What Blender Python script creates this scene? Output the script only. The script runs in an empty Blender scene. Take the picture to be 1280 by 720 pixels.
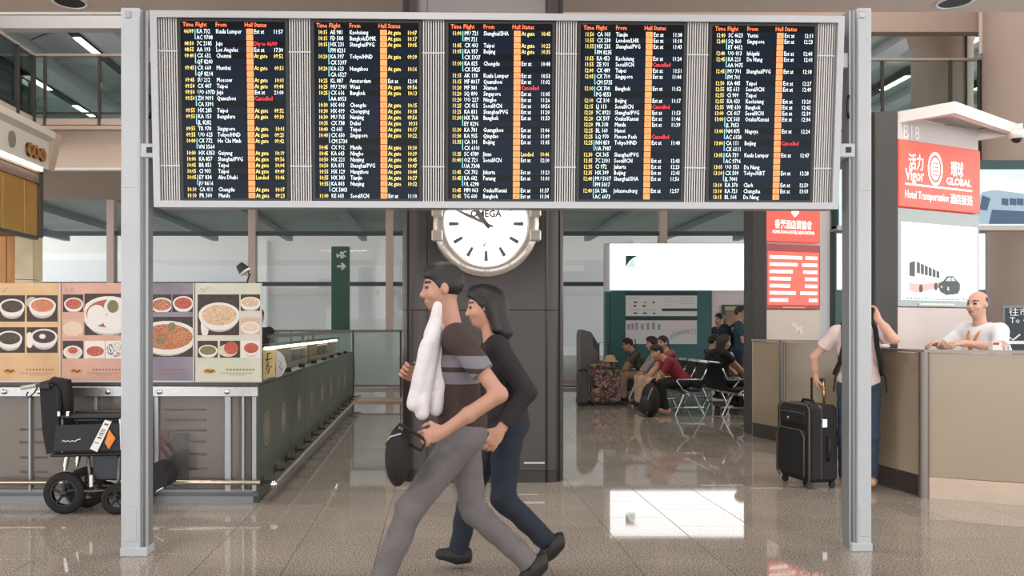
import bpy, math, random
import numpy as np
from mathutils import Vector, Matrix

random.seed(7); np.random.seed(7)
scene = bpy.context.scene
col = scene.collection

# ------------------------------------------------------------------ camera
CX, CY, F, H = 548.0, 410.0, 1000.0, 1.45      # principal point, focal length (px of 1280x720), eye height
cam_d = bpy.data.cameras.new('camera'); cam = bpy.data.objects.new('camera', cam_d)
col.objects.link(cam); scene.camera = cam
cam.location = (0, 0, H); cam.rotation_euler = (math.pi/2, 0, 0)
cam_d.sensor_width = 36; cam_d.lens = 36*F/1280
cam_d.shift_x = (640-CX)/1280; cam_d.shift_y = (CY-360)/1280
cam_d.clip_start = 0.05; cam_d.clip_end = 300

# ------------------------------------------------------------------ world, exposure, large lights
w = bpy.data.worlds.new('sky'); scene.world = w; w.use_nodes = True
bg = w.node_tree.nodes['Background']
bg.inputs[0].default_value = (1.0, 1.0, 1.0, 1); bg.inputs[1].default_value = 3.5
vs = scene.view_settings
vs.view_transform = 'Standard'; vs.look = 'None'; vs.gamma = 1.0; vs.use_curve_mapping = False
vs.exposure = -0.18

def area(name, loc, size, power, color=(1, .95, .9), shape='RECTANGLE', size_y=None, rot=(0, 0, 0)):
    l = bpy.data.lights.new(name, 'AREA'); l.energy = power; l.color = color; l.shape = shape; l.size = size
    if size_y: l.size_y = size_y
    o = bpy.data.objects.new(name, l); o.location = loc; o.rotation_euler = rot; col.objects.link(o); return o
# ceiling troffers of the front hall and of the atrium
for i, (x, y) in enumerate([(-4.5, 2.0), (0, 2.0), (4.5, 2.0), (-4.5, 6.6), (0.4, 6.0), (5.2, 6.2)]):
    area('hall_ceiling_light_offscreen', (x, y, 5.12), 2.2, 92, (1, .96, .92), size_y=.5)
for i, (x, y) in enumerate([(-5, 11.2), (1, 11.2), (6.5, 11.2)]):
    area('atrium_ceiling_light_offscreen', (x, y, 8.8), 3.0, 150, (1, .96, .92), size_y=2.0)

# ------------------------------------------------------------------ helpers
def P(px, py, Y):
    return Vector(((px-CX)/F*Y, Y, H-(py-CY)/F*Y))
def XP(px, Y): return (px-CX)/F*Y
def ZP(py, Y): return H-(py-CY)/F*Y
def s2l(c):
    r = []
    for v in c[:3]:
        v = v/255.0
        r.append(v/12.92 if v <= .04045 else ((v+.055)/1.055)**2.4)
    return (r[0], r[1], r[2], 1.0)

_mats = {}
def mat(name, c=(128, 128, 128), rough=.5, metal=0.0, emit=None, es=0.0, noise=None, bump=None, spec=.5, c2=None, coat=0.0, stretch=None):
    """procedural principled material; noise=(scale, amount) mixes c with c2 (or a lighter/darker c); bump=(scale, strength)"""
    if name in _mats: return _mats[name]
    m = bpy.data.materials.new(name); m.use_nodes = True
    nt = m.node_tree; n = nt.nodes; L = nt.links; b = n['Principled BSDF']
    base = s2l(c)
    b.inputs['Base Color'].default_value = base
    b.inputs['Roughness'].default_value = rough; b.inputs['Metallic'].default_value = metal
    b.inputs['Specular IOR Level'].default_value = spec
    b.inputs['Coat Weight'].default_value = coat
    if emit is not None:
        b.inputs['Emission Color'].default_value = s2l(emit); b.inputs['Emission Strength'].default_value = es
    if noise or bump:
        g = n.new('ShaderNodeNewGeometry'); mp = n.new('ShaderNodeMapping')
        L.new(g.outputs['Position'], mp.inputs['Vector'])
        if stretch: mp.inputs['Scale'].default_value = stretch
    if noise:
        t = n.new('ShaderNodeTexNoise'); t.inputs['Scale'].default_value = noise[0]; t.inputs['Detail'].default_value = 5
        L.new(mp.outputs[0], t.inputs['Vector'])
        r = n.new('ShaderNodeValToRGB')
        a = noise[1]
        o = s2l(c2) if c2 else tuple(min(1, v*(1+a)) for v in base[:3])+(1,)
        d = base if c2 else tuple(v*(1-a) for v in base[:3])+(1,)
        r.color_ramp.elements[0].position = .35; r.color_ramp.elements[1].position = .65
        r.color_ramp.elements[0].color = d; r.color_ramp.elements[1].color = o
        L.new(t.outputs[0], r.inputs[0]); L.new(r.outputs[0], b.inputs['Base Color'])
        if emit is not None and es > 0 and c2: L.new(r.outputs[0], b.inputs['Emission Color'])
    if bump:
        t2 = n.new('ShaderNodeTexNoise'); t2.inputs['Scale'].default_value = bump[0]; t2.inputs['Detail'].default_value = 4
        L.new(mp.outputs[0], t2.inputs['Vector'])
        bp = n.new('ShaderNodeBump'); bp.inputs['Strength'].default_value = bump[1]; bp.inputs['Distance'].default_value = .01
        L.new(t2.outputs[0], bp.inputs['Height']); L.new(bp.outputs[0], b.inputs['Normal'])
    _mats[name] = m; return m

def glass(name, tint=(235, 242, 240), refl=1.0, rough=0.0, haze=0.0, hazec=(200, 205, 205)):
    """thin architectural glass: transparent with Fresnel reflection, optional frosting"""
    if name in _mats: return _mats[name]
    m = bpy.data.materials.new(name); m.use_nodes = True
    nt = m.node_tree; n = nt.nodes; L = nt.links; n.remove(n['Principled BSDF'])
    out = n['Material Output']
    tr = n.new('ShaderNodeBsdfTransparent'); tr.inputs[0].default_value = s2l(tint)
    gl = n.new('ShaderNodeBsdfGlossy'); gl.inputs['Roughness'].default_value = rough
    fr = n.new('ShaderNodeFresnel'); fr.inputs[0].default_value = 1.45
    ml = n.new('ShaderNodeMath'); ml.operation = 'MULTIPLY'; ml.inputs[1].default_value = refl; ml.use_clamp = True
    mx = n.new('ShaderNodeMixShader')
    L.new(fr.outputs[0], ml.inputs[0]); L.new(ml.outputs[0], mx.inputs[0])
    L.new(tr.outputs[0], mx.inputs[1]); L.new(gl.outputs[0], mx.inputs[2])
    last = mx
    if haze > 0:
        df = n.new('ShaderNodeBsdfDiffuse'); df.inputs[0].default_value = s2l(hazec)
        m2 = n.new('ShaderNodeMixShader'); m2.inputs[0].default_value = haze
        L.new(mx.outputs[0], m2.inputs[1]); L.new(df.outputs[0], m2.inputs[2]); last = m2
    L.new(last.outputs[0], out.inputs[0])
    _mats[name] = m; return m

def emis(name, c, s):
    return mat(name, c, rough=.6, emit=c, es=s)

_text_cache = {}
def text_geo(s, offset=0.0, res=1):
    k = (s, offset, res)
    if k in _text_cache: return _text_cache[k]
    c = bpy.data.curves.new('t', 'FONT'); c.body = s; c.resolution_u = res; c.fill_mode = 'FRONT'; c.offset = offset
    o = bpy.data.objects.new('t', c); me = bpy.data.meshes.new_from_object(o)
    v = [(p.co.x, p.co.y) for p in me.vertices]; f = [tuple(p.vertices) for p in me.polygons]
    bpy.data.objects.remove(o); bpy.data.curves.remove(c); bpy.data.meshes.remove(me)
    _text_cache[k] = (v, f); return v, f

class MB:
    """collects shapes in world space; T is an optional frame (Matrix) that maps local coordinates to the world"""
    def __init__(s, T=None):
        s.v = []; s.f = []; s.m = []; s.sm = []; s.mi = 0; s.T = T; s.smooth = False
    def add(s, vs_, fs):
        b = len(s.v)
        if s.T is not None: vs_ = [s.T @ Vector(p) for p in vs_]
        s.v.extend([tuple(p) for p in vs_])
        for f in fs:
            s.f.append(tuple(b+i for i in f)); s.m.append(s.mi); s.sm.append(s.smooth)
        return s
    def box(s, x0, x1, y0, y1, z0, z1):
        v = [(x, y, z) for x in (x0, x1) for y in (y0, y1) for z in (z0, z1)]
        return s.add(v, [(0, 1, 3, 2), (4, 6, 7, 5), (0, 4, 5, 1), (2, 3, 7, 6), (0, 2, 6, 4), (1, 5, 7, 3)])
    def cbox(s, x0, x1, y0, y1, z0, z1, c=.005):
        """box with chamfered edges"""
        lo = (x0, y0, z0); hi = (x1, y1, z1); v = []; idx = {}
        c = min(c, .49*min(x1-x0, y1-y0, z1-z0))
        for sx in (0, 1):
            for sy in (0, 1):
                for sz in (0, 1):
                    sg = (sx, sy, sz)
                    for ax in range(3):
                        p = []
                        for k in range(3):
                            e = (lo, hi)[sg[k]][k]
                            if k != ax: e += c if sg[k] == 0 else -c
                            p.append(e)
                        idx[(sx, sy, sz, ax)] = len(v); v.append(tuple(p))
        fs = []
        for ax in range(3):
            o1, o2 = [k for k in range(3) if k != ax]
            for sd in (0, 1):
                q = []
                for a, b in ((0, 0), (1, 0), (1, 1), (0, 1)):
                    g = [0, 0, 0]; g[ax] = sd; g[o1] = a; g[o2] = b
                    q.append(idx[(g[0], g[1], g[2], ax)])
                fs.append(tuple(q))
            for a in (0, 1):
                for b in (0, 1):
                    g0 = [0, 0, 0]; g0[o1] = a; g0[o2] = b; g1 = list(g0); g1[ax] = 1
                    fs.append((idx[(*g0, o1)], idx[(*g1, o1)], idx[(*g1, o2)], idx[(*g0, o2)]))
        for sx in (0, 1):
            for sy in (0, 1):
                for sz in (0, 1):
                    fs.append(tuple(idx[(sx, sy, sz, k)] for k in range(3)))
        return s.add(v, fs)
    def quad(s, a, b, c, d): return s.add([a, b, c, d], [(0, 1, 2, 3)])
    def poly(s, pts): return s.add(pts, [tuple(range(len(pts)))])
    def prism(s, pts, dv):
        """extrude a planar polygon (3D points) along vector dv"""
        n = len(pts); dv = Vector(dv); v = [Vector(p) for p in pts]+[Vector(p)+dv for p in pts]
        fs = [tuple(range(n-1, -1, -1)), tuple(range(n, 2*n))]+[(i, (i+1) % n, n+(i+1) % n, n+i) for i in range(n)]
        return s.add(v, fs)
    def cyl(s, p0, p1, r0, r1=None, n=12, caps=True):
        r1 = r0 if r1 is None else r1
        p0 = Vector(p0); p1 = Vector(p1); d = (p1-p0).normalized()
        a = d.orthogonal().normalized(); b = d.cross(a)
        v = []
        for p, r in ((p0, r0), (p1, r1)):
            for i in range(n):
                t = 2*math.pi*i/n; v.append(p+a*(r*math.cos(t))+b*(r*math.sin(t)))
        sm = s.smooth; s.smooth = True
        s.add(v, [(i, (i+1) % n, n+(i+1) % n, n+i) for i in range(n)])
        s.smooth = sm
        if caps: s.add(v[:n], [tuple(range(n-1, -1, -1))]); s.add(v[n:], [tuple(range(n))])
        return s
    def tube(s, pts, r, n=8):
        pts = [Vector(p) for p in pts]; sm = s.smooth; s.smooth = True; v = []; a = None
        for i, p in enumerate(pts):
            d = (pts[min(i+1, len(pts)-1)]-pts[max(i-1, 0)]).normalized()
            a = d.orthogonal().normalized() if a is None else (a-d*a.dot(d)).normalized()
            b = d.cross(a); rr = r[i] if isinstance(r, (list, tuple)) else r
            for k in range(n):
                t = 2*math.pi*k/n; v.append(p+a*(rr*math.cos(t))+b*(rr*math.sin(t)))
        fs = []
        for i in range(len(pts)-1):
            for k in range(n): fs.append((i*n+k, i*n+(k+1) % n, (i+1)*n+(k+1) % n, (i+1)*n+k))
        fs.append(tuple(range(n-1, -1, -1))); fs.append(tuple((len(pts)-1)*n+k for k in range(n)))
        s.add(v, fs); s.smooth = sm; return s
    def lathe(s, c, ax, prof, n=24, up=None):
        """profile [(r, h)] turned about axis ax through c"""
        c = Vector(c); ax = Vector(ax).normalized(); a = ax.orthogonal().normalized() if up is None else Vector(up); b = ax.cross(a)
        v = []; sm = s.smooth; s.smooth = True
        for r, h in prof:
            for k in range(n):
                t = 2*math.pi*k/n; v.append(c+ax*h+a*(r*math.cos(t))+b*(r*math.sin(t)))
        fs = []
        for i in range(len(prof)-1):
            for k in range(n): fs.append((i*n+k, i*n+(k+1) % n, (i+1)*n+(k+1) % n, (i+1)*n+k))
        s.add(v, fs); s.smooth = sm; return s
    def ell(s, c, r, n=14, m=9, ax=None):
        c = Vector(c); v = []; R = ax or (Vector((1, 0, 0)), Vector((0, 1, 0)), Vector((0, 0, 1)))
        for i in range(m+1):
            th = math.pi*i/m
            for k in range(n):
                ph = 2*math.pi*k/n
                v.append(c+R[0]*(r[0]*math.sin(th)*math.cos(ph))+R[1]*(r[1]*math.sin(th)*math.sin(ph))+R[2]*(r[2]*math.cos(th)))
        sm = s.smooth; s.smooth = True
        s.add(v, [(i*n+k, (i+1)*n+k, (i+1)*n+(k+1) % n, i*n+(k+1) % n) for i in range(m) for k in range(n)])
        s.smooth = sm; return s
    def oval(s, c, u, v, ru, rv, n=20, a0=0, a1=2*math.pi):
        c = Vector(c); u = Vector(u); v = Vector(v)
        return s.poly([c+u*(ru*math.cos(a0+(a1-a0)*i/n))+v*(rv*math.sin(a0+(a1-a0)*i/n)) for i in range(n)])
    def text(s, st, o, u, v, size, xs=1.0, align='l', offset=0.0, fit=None, res=1):
        g, fs = text_geo(st, offset, res)
        if not g: return s
        o = Vector(o); u = Vector(u); v = Vector(v)
        x0 = min(p[0] for p in g); x1 = max(p[0] for p in g)
        if fit: xs = fit/((x1-x0)*size)
        sh = {'l': 0 if not fit else x0, 'c': (x0+x1)/2, 'r': x1}[align]
        return s.add([o+u*((p[0]-sh)*size*xs)+v*(p[1]*size) for p in g], fs)
    def mesh(s, name, org=(0, 0, 0), mats=()):
        me = bpy.data.meshes.new(name); o = Vector(org)
        me.from_pydata([(p[0]-o.x, p[1]-o.y, p[2]-o.z) for p in s.v], [], s.f)
        for m_ in (mats if isinstance(mats, (list, tuple)) else [mats]): me.materials.append(m_)
        me.polygons.foreach_set('material_index', s.m)
        me.polygons.foreach_set('use_smooth', s.sm)
        me.update(); return me

_org = {}
def link(name, data, parent=None, loc=None):
    o = bpy.data.objects.new(name, data); col.objects.link(o)
    if parent is not None: o.parent = parent
    if loc is not None: o.location = loc
    return o
def tag(o, label=None, cat=None, group=None, kind=None):
    if label: o['label'] = label
    if cat: o['category'] = cat
    if group: o['group'] = group
    if kind: o['kind'] = kind
    return o
def thing(name, label, cat, loc=(0, 0, 0), group=None, kind=None):
    o = link(name, None, None, loc); o.empty_display_size = .1; _org[o.name] = Vector(loc)
    return tag(o, label, cat, group, kind)
def part(name, mb, mats, parent, label=None, kind=None):
    """a mesh under its thing (or under a part of it)"""
    org = _org[parent.name]
    o = link(name, mb.mesh(name, org, mats), parent); _org[o.name] = org
    if label: o['label'] = label
    if kind: o['kind'] = kind
    return o
def single(name, mb, mats, label, cat, group=None, loc=None, kind=None):
    """a thing that is one mesh"""
    if loc is None:
        a = np.array(mb.v); loc = (float((a[:, 0].min()+a[:, 0].max())/2), float((a[:, 1].min()+a[:, 1].max())/2), float(a[:, 2].min()))
    o = link(name, mb.mesh(name, loc, mats), None, loc); _org[o.name] = Vector(loc)
    return tag(o, label, cat, group, kind)
def struct(name, mb, mats, label=None):
    o = link(name, mb.mesh(name, (0, 0, 0), mats)); _org[o.name] = Vector((0, 0, 0)); o['kind'] = 'structure'
    if label: o['label'] = label
    return o
def struct_root(name):
    o = link(name, None); o['kind'] = 'structure'; _org[o.name] = Vector((0, 0, 0)); return o
def copy_tree(o, parent=None):
    c = o.copy(); col.objects.link(c); c.parent = parent; _org[c.name] = _org.get(o.name, Vector((0, 0, 0)))
    for ch in list(o.children): copy_tree(ch, c)
    return c
Ux, Uy, Uz = Vector((1, 0, 0)), Vector((0, 1, 0)), Vector((0, 0, 1))
def frame(o, x, z):
    """matrix whose columns are the axes x, z-cross-x, z at origin o"""
    x = Vector(x).normalized(); z = Vector(z).normalized(); y = z.cross(x).normalized(); z = x.cross(y)
    return Matrix(((x.x, y.x, z.x, o[0]), (x.y, y.y, z.y, o[1]), (x.z, y.z, z.z, o[2]), (0, 0, 0, 1)))

# shared materials
steel = mat('brushed_steel', (176, 176, 176), .32, .9, noise=(30, .06))
steel_dark = mat('dark_steel', (95, 95, 96), .35, .8)
chrome = mat('chrome', (205, 205, 205), .12, 1.0)
black_plastic = mat('black_plastic', (22, 22, 24), .45)
black_rubber = mat('black_rubber', (16, 16, 17), .75)
white_paint = mat('white_paint', (226, 224, 222), .45)
grey_paint = mat('pale_grey_paint', (180, 185, 190), .42, noise=(3, .03))
white_print = mat('white_print', (238, 238, 236), .6)
# ================================================================== THE SETTING
# ---- floor: polished granite tiles
def granite():
    m = bpy.data.materials.new('polished_granite'); m.use_nodes = True
    nt = m.node_tree; n = nt.nodes; L = nt.links; b = n['Principled BSDF']
    g = n.new('ShaderNodeNewGeometry')
    t1 = n.new('ShaderNodeTexNoise'); t1.inputs['Scale'].default_value = 105; t1.inputs['Detail'].default_value = 3
    t2 = n.new('ShaderNodeTexNoise'); t2.inputs['Scale'].default_value = 2.2; t2.inputs['Detail'].default_value = 3
    vo = n.new('ShaderNodeTexVoronoi'); vo.inputs['Scale'].default_value = 190
    for t in (t1, t2, vo): L.new(g.outputs['Position'], t.inputs['Vector'])
    r1 = n.new('ShaderNodeValToRGB'); e = r1.color_ramp.elements
    e[0].position = .36; e[0].color = s2l((100, 91, 83)); e[1].position = .62; e[1].color = s2l((200, 190, 178))
    e.new(.5).color = s2l((160, 150, 139))
    L.new(t1.outputs[0], r1.inputs[0])
    m1 = n.new('ShaderNodeMixRGB'); m1.blend_type = 'MULTIPLY'; m1.inputs[0].default_value = .35
    r2 = n.new('ShaderNodeValToRGB'); r2.color_ramp.elements[0].position = .0; r2.color_ramp.elements[0].color = (.3, .27, .25, 1); r2.color_ramp.elements[1].position = .28; r2.color_ramp.elements[1].color = (1, 1, 1, 1)
    L.new(vo.outputs['Distance'], r2.inputs[0]); L.new(r1.outputs[0], m1.inputs[1]); L.new(r2.outputs[0], m1.inputs[2])
    m2 = n.new('ShaderNodeMixRGB'); m2.blend_type = 'MULTIPLY'; m2.inputs[0].default_value = .25
    L.new(m1.outputs[0], m2.inputs[1]); L.new(t2.outputs[0], m2.inputs[2])
    oi = n.new('ShaderNodeObjectInfo'); mr = n.new('ShaderNodeMapRange'); mr.inputs[3].default_value = .93; mr.inputs[4].default_value = 1.07
    L.new(oi.outputs['Random'], mr.inputs[0])
    m3 = n.new('ShaderNodeMixRGB'); m3.blend_type = 'MULTIPLY'; m3.inputs[0].default_value = 1
    L.new(m2.outputs[0], m3.inputs[1]); L.new(mr.outputs[0], m3.inputs[2])
    L.new(m3.outputs[0], b.inputs['Base Color'])
    mr2 = n.new('ShaderNodeMapRange'); mr2.inputs[3].default_value = .02; mr2.inputs[4].default_value = .055
    L.new(t2.outputs[0], mr2.inputs[0]); L.new(mr2.outputs[0], b.inputs['Roughness'])
    b.inputs['IOR'].default_value = 1.55
    return m
GR = granite()
floor = struct('floor', MB().box(-16, 16, -8, 20.2, -.3, -.004), mat('dark_grout', (92, 84, 78), .8))
TW, TL, GAP = .535, .56, .0035
def tile_geo(mb, x0, y0):
    c = .0016; x1 = x0+TW-GAP; y1 = y0+TL-GAP
    v = [(x0, y0, -.006), (x1, y0, -.006), (x1, y1, -.006), (x0, y1, -.006), (x0, y0, -c), (x1, y0, -c), (x1, y1, -c), (x0, y1, -c),
         (x0+c, y0+c, 0), (x1-c, y0+c, 0), (x1-c, y1-c, 0), (x0+c, y1-c, 0)]
    mb.add(v, [(8, 9, 10, 11), (4, 5, 9, 8), (5, 6, 10, 9), (6, 7, 11, 10), (7, 4, 8, 11), (0, 1, 5, 4), (1, 2, 6, 5), (2, 3, 7, 6), (3, 0, 4, 7)])
cells = []
offs = {}
for i in range(-28, 30):
    offs[i] = random.choice((0, .28, .14, .42))
    for j in range(-15, 37):
        x0 = -.927+i*TW; y0 = j*TL+offs[i]-.03
        if x0 < -15.4 or x0 > 15.4 or y0+TL > 20.1: continue
        cx, cy = x0+TW/2, y0+TL/2
        vis = cy > 4.5 and -.56*cy-.2 < cx < .745*cy+.2
        cells.append((not vis, cy*cy if vis else 1e6+abs(cy), x0, y0))
cells.sort()
tm = MB(); tile_geo(tm, 0, 0); tile_me = tm.mesh('tile', (0, 0, 0), GR)
rest = MB()
for k, (nv, _, x0, y0) in enumerate(cells):
    if k < 300 and not nv:
        link('tile', tile_me, floor, (x0, y0, 0))
    else: tile_geo(rest, x0, y0)
part('tile_field', rest, GR, floor, kind='stuff')

# ---- ceiling of the front hall, with recessed downlights
ceil_m = mat('beige_plaster', (205, 190, 180), .75, noise=(1.2, .03))
ceiling = struct('ceiling', MB().box(-16, 16, -8, 9.5, 5.2, 5.6), ceil_m)
struct('trim_1', MB().box(-16, -1.0, 9.5, 9.56, 5.18, 5.62), mat('white_trim', (240, 240, 240), .4))
for px, where in ((90, 'the white shop canopy'), (1190, 'the red transport kiosk')):
    x = XP(px, 9.25)
    r = thing('recessed_downlight', 'round dark recessed downlight in the ceiling edge above '+where, 'downlight', (x, 9.2, 5.2), group='downlights along the ceiling edge')
    part('trim_ring', MB().lathe((x, 9.2, 5.2), (0, 0, -1), [(.17, 0), (.2, 0), (.2, .008), (.165, .012), (.165, -.001)], 28), white_paint, r)
    part('baffle', MB().lathe((x, 9.2, 5.2), (0, 0, -1), [(.165, .004), (.12, .001), (.001, .0008)], 28), black_plastic, r)

# ---- cross beams over the mezzanine
beam_l = struct('trim_2', MB().box(-16, 2, 13.1, 13.3, 6.36, 7.4), mat('pale_grey_beam', (214, 214, 216), .6))
beam_r = struct('trim_3', MB().box(2, 16, 13.1, 13.3, 6.30, 7.4), mat('beige_beam', (178, 160, 148), .7))
struct('wall_upper', MB().box(-16, 16, 13.3, 13.6, 7.4, 9.4), ceil_m)
struct('wall_lintel', MB().box(-16, 16, 9.0, 9.45, 5.6, 9.6), ceil_m)

# ---- mezzanine walkway
fascia_m = mat('beige_fascia', (196, 176, 160), .6, noise=(2, .03))
mz = struct('wall_mezzanine', MB().box(-16, 8.9, 13.25, 16.4, 4.08, 4.86), fascia_m)
part('ledge', MB().box(-16, 8.9, 13.12, 13.3, 4.71, 4.77), fascia_m, mz)
part('bottom_edge', MB().box(-16, 8.9, 13.17, 13.3, 4.05, 4.09), white_paint, mz)
part('upper_kerb', MB().box(-16, 8.9, 13.18, 13.3, 4.8, 4.9), fascia_m, mz)
mz2 = struct('wall_side_gallery', MB().box(-16, -6.72, 9.6, 13.25, 4.3, 4.86), fascia_m)
part('upper_kerb', MB().box(-7.0, -6.66, 9.6, 13.25, 4.8, 4.92), fascia_m, mz2)

GLS = glass('balustrade_glass', (240, 249, 247), .9)
GLE = mat('glass_edge_green', (150, 190, 180), .2)
rail_m = mat('dark_bronze_rail', (72, 66, 62), .45, .3)
def balustrade(name, label, path, posts, zt=5.97, zb=4.78, thick=()):
    a, b = Vector((*path[0], 0)), Vector((*path[1], 0)); d = (b-a).normalized(); nrm = Vector((d.y, -d.x, 0))
    L = (b-a).length
    t = thing(name, label, 'balustrade', (a.x, a.y, zb), group='glass balustrades of the upper gallery')
    T = frame((a.x, a.y, 0), d, (0, 0, 1))
    part('top_rail', MB(T).cbox(-.02, L+.02, -.03, .03, zt-.045, zt, .006), mat('pale_handrail', (188, 178, 172), .35, .4), t)
    part('lower_rail', MB(T).cbox(0, L, -.012, .012, 4.98, 5.01, .004), rail_m, t)
    ps = sorted(posts)
    for p in ps:
        hw = .03 if p in thick else .018
        part('post', MB(T).cbox(p-hw, p+hw, -.05, .01, zb, zt-.04, .005), rail_m, t)
    e = [0]+ps+[L]
    for i in range(len(e)-1):
        if e[i+1]-e[i] > .15: part('glass_pane', MB(T).box(e[i]+.02, e[i+1]-.02, -.0005, .0055, 4.92, zt-.045), GLS, t)
    return t
bx0 = -6.68
balustrade('glass_balustrade', 'glass balustrade with slim dark posts along the far gallery edge', ((bx0, 13.2), (-2.2, 13.2)), [XP(57, 13.2)-bx0, XP(125, 13.2)-bx0, XP(193, 13.2)-bx0, 3.0, 3.9])
balustrade('glass_balustrade', 'glass balustrade with thick dark posts returning along the side gallery', ((-6.68, 9.7), (-6.68, 13.18)), [.8, 1.7, 2.95, 3.46], thick=(2.95, 3.46))
bx1 = 5.2
balustrade('glass_balustrade', 'glass balustrade ending beside the big beige column', ((bx1, 13.2), (8.96, 13.2)), [XP(1017, 13.2)-bx1, XP(1102, 13.2)-bx1, XP(1187, 13.2)-bx1, 8.92-bx1], zt=5.9, thick=(8.92-bx1,))

# columns on the right
colm = mat('beige_column_cladding', (178, 158, 146), .5, noise=(.8, .03))
bc = thing('round_column', 'big round beige column beside the bus advertisement', 'column', (9.77, 12.5, 0))
part('shaft', MB().lathe((9.77, 12.5, 0), (0, 0, 1), [(1.06, 0), (1.06, 9.0)], 48), colm, bc)
part('base_ring', MB().lathe((9.77, 12.5, 0), (0, 0, 1), [(1.09, 0), (1.09, .16), (1.06, .165)], 48), steel_dark, bc)
part('pipe', MB().cyl((8.82, 13.0, 5.9), (8.82, 13.0, 8.9), .035, n=10), mat('pale_pipe', (204, 190, 180), .5), bc)
uc = thing('round_column', 'slimmer beige column with a capital standing on the upper gallery', 'column', (9.5, 15.0, 4.86))
X0 = XP(1177, 15.0)
part('shaft', MB().lathe((X0, 15, 0), (0, 0, 1), [(.5, 4.85), (.5, 6.75)], 40), mat('pale_beige_cladding', (200, 180, 166), .5), uc)
part('capital', MB().lathe((X0, 15, 0), (0, 0, 1), [(.5, 6.7), (.57, 6.95), (.57, 7.0)], 40), fascia_m, uc)
part('joint_strip', MB().box(X0+.12, X0+.14, 14.48, 14.51, 4.87, 6.75), steel_dark, uc)
struct('wall_gallery_end', MB().box(8.9, 16, 13.6, 16.4, 4.08, 4.86), fascia_m)

# ---- atrium ceiling: long beams, curved translucent panels and dark slots with strip lights
CZ = 9.0
atr = struct('ceiling_atrium', MB().box(-24, 24, 9.0, 48, CZ+.5, CZ+.7), mat('pale_ceiling', (205, 212, 214), .7))
beam_m = mat('grey_ceiling_beam', (206, 208, 210), .6)
pan_m = mat('white_ceiling_panel', (226, 232, 233), .5)
slot_m = mat('dark_slot', (38, 42, 44), .7)
strip_m = emis('strip_light', (255, 252, 245), 2.2)
def mk_beam(x): return MB().box(x-.28, x+.28, 13.7, 46, CZ-.15, CZ+.5)
b0 = mk_beam(0).mesh('beam', (0, 0, 0), beam_m)
pm = MB(); pm.smooth = True
ra = [(-.75+1.5*i/8, CZ+.28+.22*math.cos(math.pi*(i/8-.5))) for i in range(9)]
for seg in range(16):
    y0 = 13.8+seg*2; y1 = y0+1.94
    pm.add([(x, y, z) for y in (y0, y1) for x, z in ra], [(i, i+1, 10+i, 9+i) for i in range(8)])
p0 = pm.mesh('vault_panel', (0, 0, 0), pan_m)
sm_ = MB().box(-.12, .12, 13.7, 46, CZ+.05, CZ+.1).mesh('slot', (0, 0, 0), slot_m)
lm = MB()
for seg in range(10): lm.box(-.1, .1, 14.5+seg*3.2, 15.9+seg*3.2, CZ+.02, CZ+.05)
l0 = lm.mesh('strip_light', (0, 0, 0), strip_m)
fm = MB().box(-.42, .42, 13.7, 46, CZ+.1, CZ+.15).mesh('flat_panel', (0, 0, 0), mat('grey_ceiling_panel', (214, 218, 220), .6))
for i in range(-8, 9):
    x = i*2.95+.4
    link('beam', b0, atr, (x, 0, 0)); link('vault_panel', p0, atr, (x+1.05, 0, 0)); link('slot', sm_, atr, (x+1.95, 0, 0))
    link('strip_light', l0, atr, (x+1.95, 0, 0)); link('flat_panel', fm, atr, (x+2.38, 0, 0))
tr_ = MB()
for k in range(9): tr_.box(-24, 24, 20+3.4*k, 20.25+3.4*k, CZ+.2, CZ+.55)
part('cross_ribs', tr_, beam_m, atr, kind='stuff')

# ---- window wall at the back
FY = 20.0
mull_m = mat('rose_beige_mullion', (206, 186, 174), .5)
tran_m = mat('dark_transom', (70, 74, 76), .5)
pane_m = glass('window_glass', (253, 253, 252), .5)
xs = [XP(p, FY) for p in (-376, -204, -32, 140, 316, 487, 657, 828, 1000, 1172, 1344, 1516)]
zs = [.1, 2.55, 3.81, 5.05, 6.3]
for i in range(len(xs)-1):
    wn = struct_root('window_%d' % (i+1))
    a, b = xs[i], xs[i+1]
    part('mullion', MB().box(a-.09, a+.09, FY-.12, FY+.12, 0, 6.4), mull_m, wn)
    for k, z in enumerate(zs):
        m_ = tran_m if k in (1, 2, 3) else mull_m
        hz = .05 if k < 3 else .1
        part('transom', MB().box(a+.09, b-.09, FY-.06, FY+.06, z-hz, z+hz), m_, wn)
    for k in range(4): part('pane', MB().box(a+.09, b-.09, FY-.008, FY+.008, zs[k]+.05, zs[k+1]-.05), pane_m, wn)
struct('trim_4', MB().box(-16, 1.9, 15.8, 16.0, 0, .06), mat('wood_sill', (206, 184, 160), .5))

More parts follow.
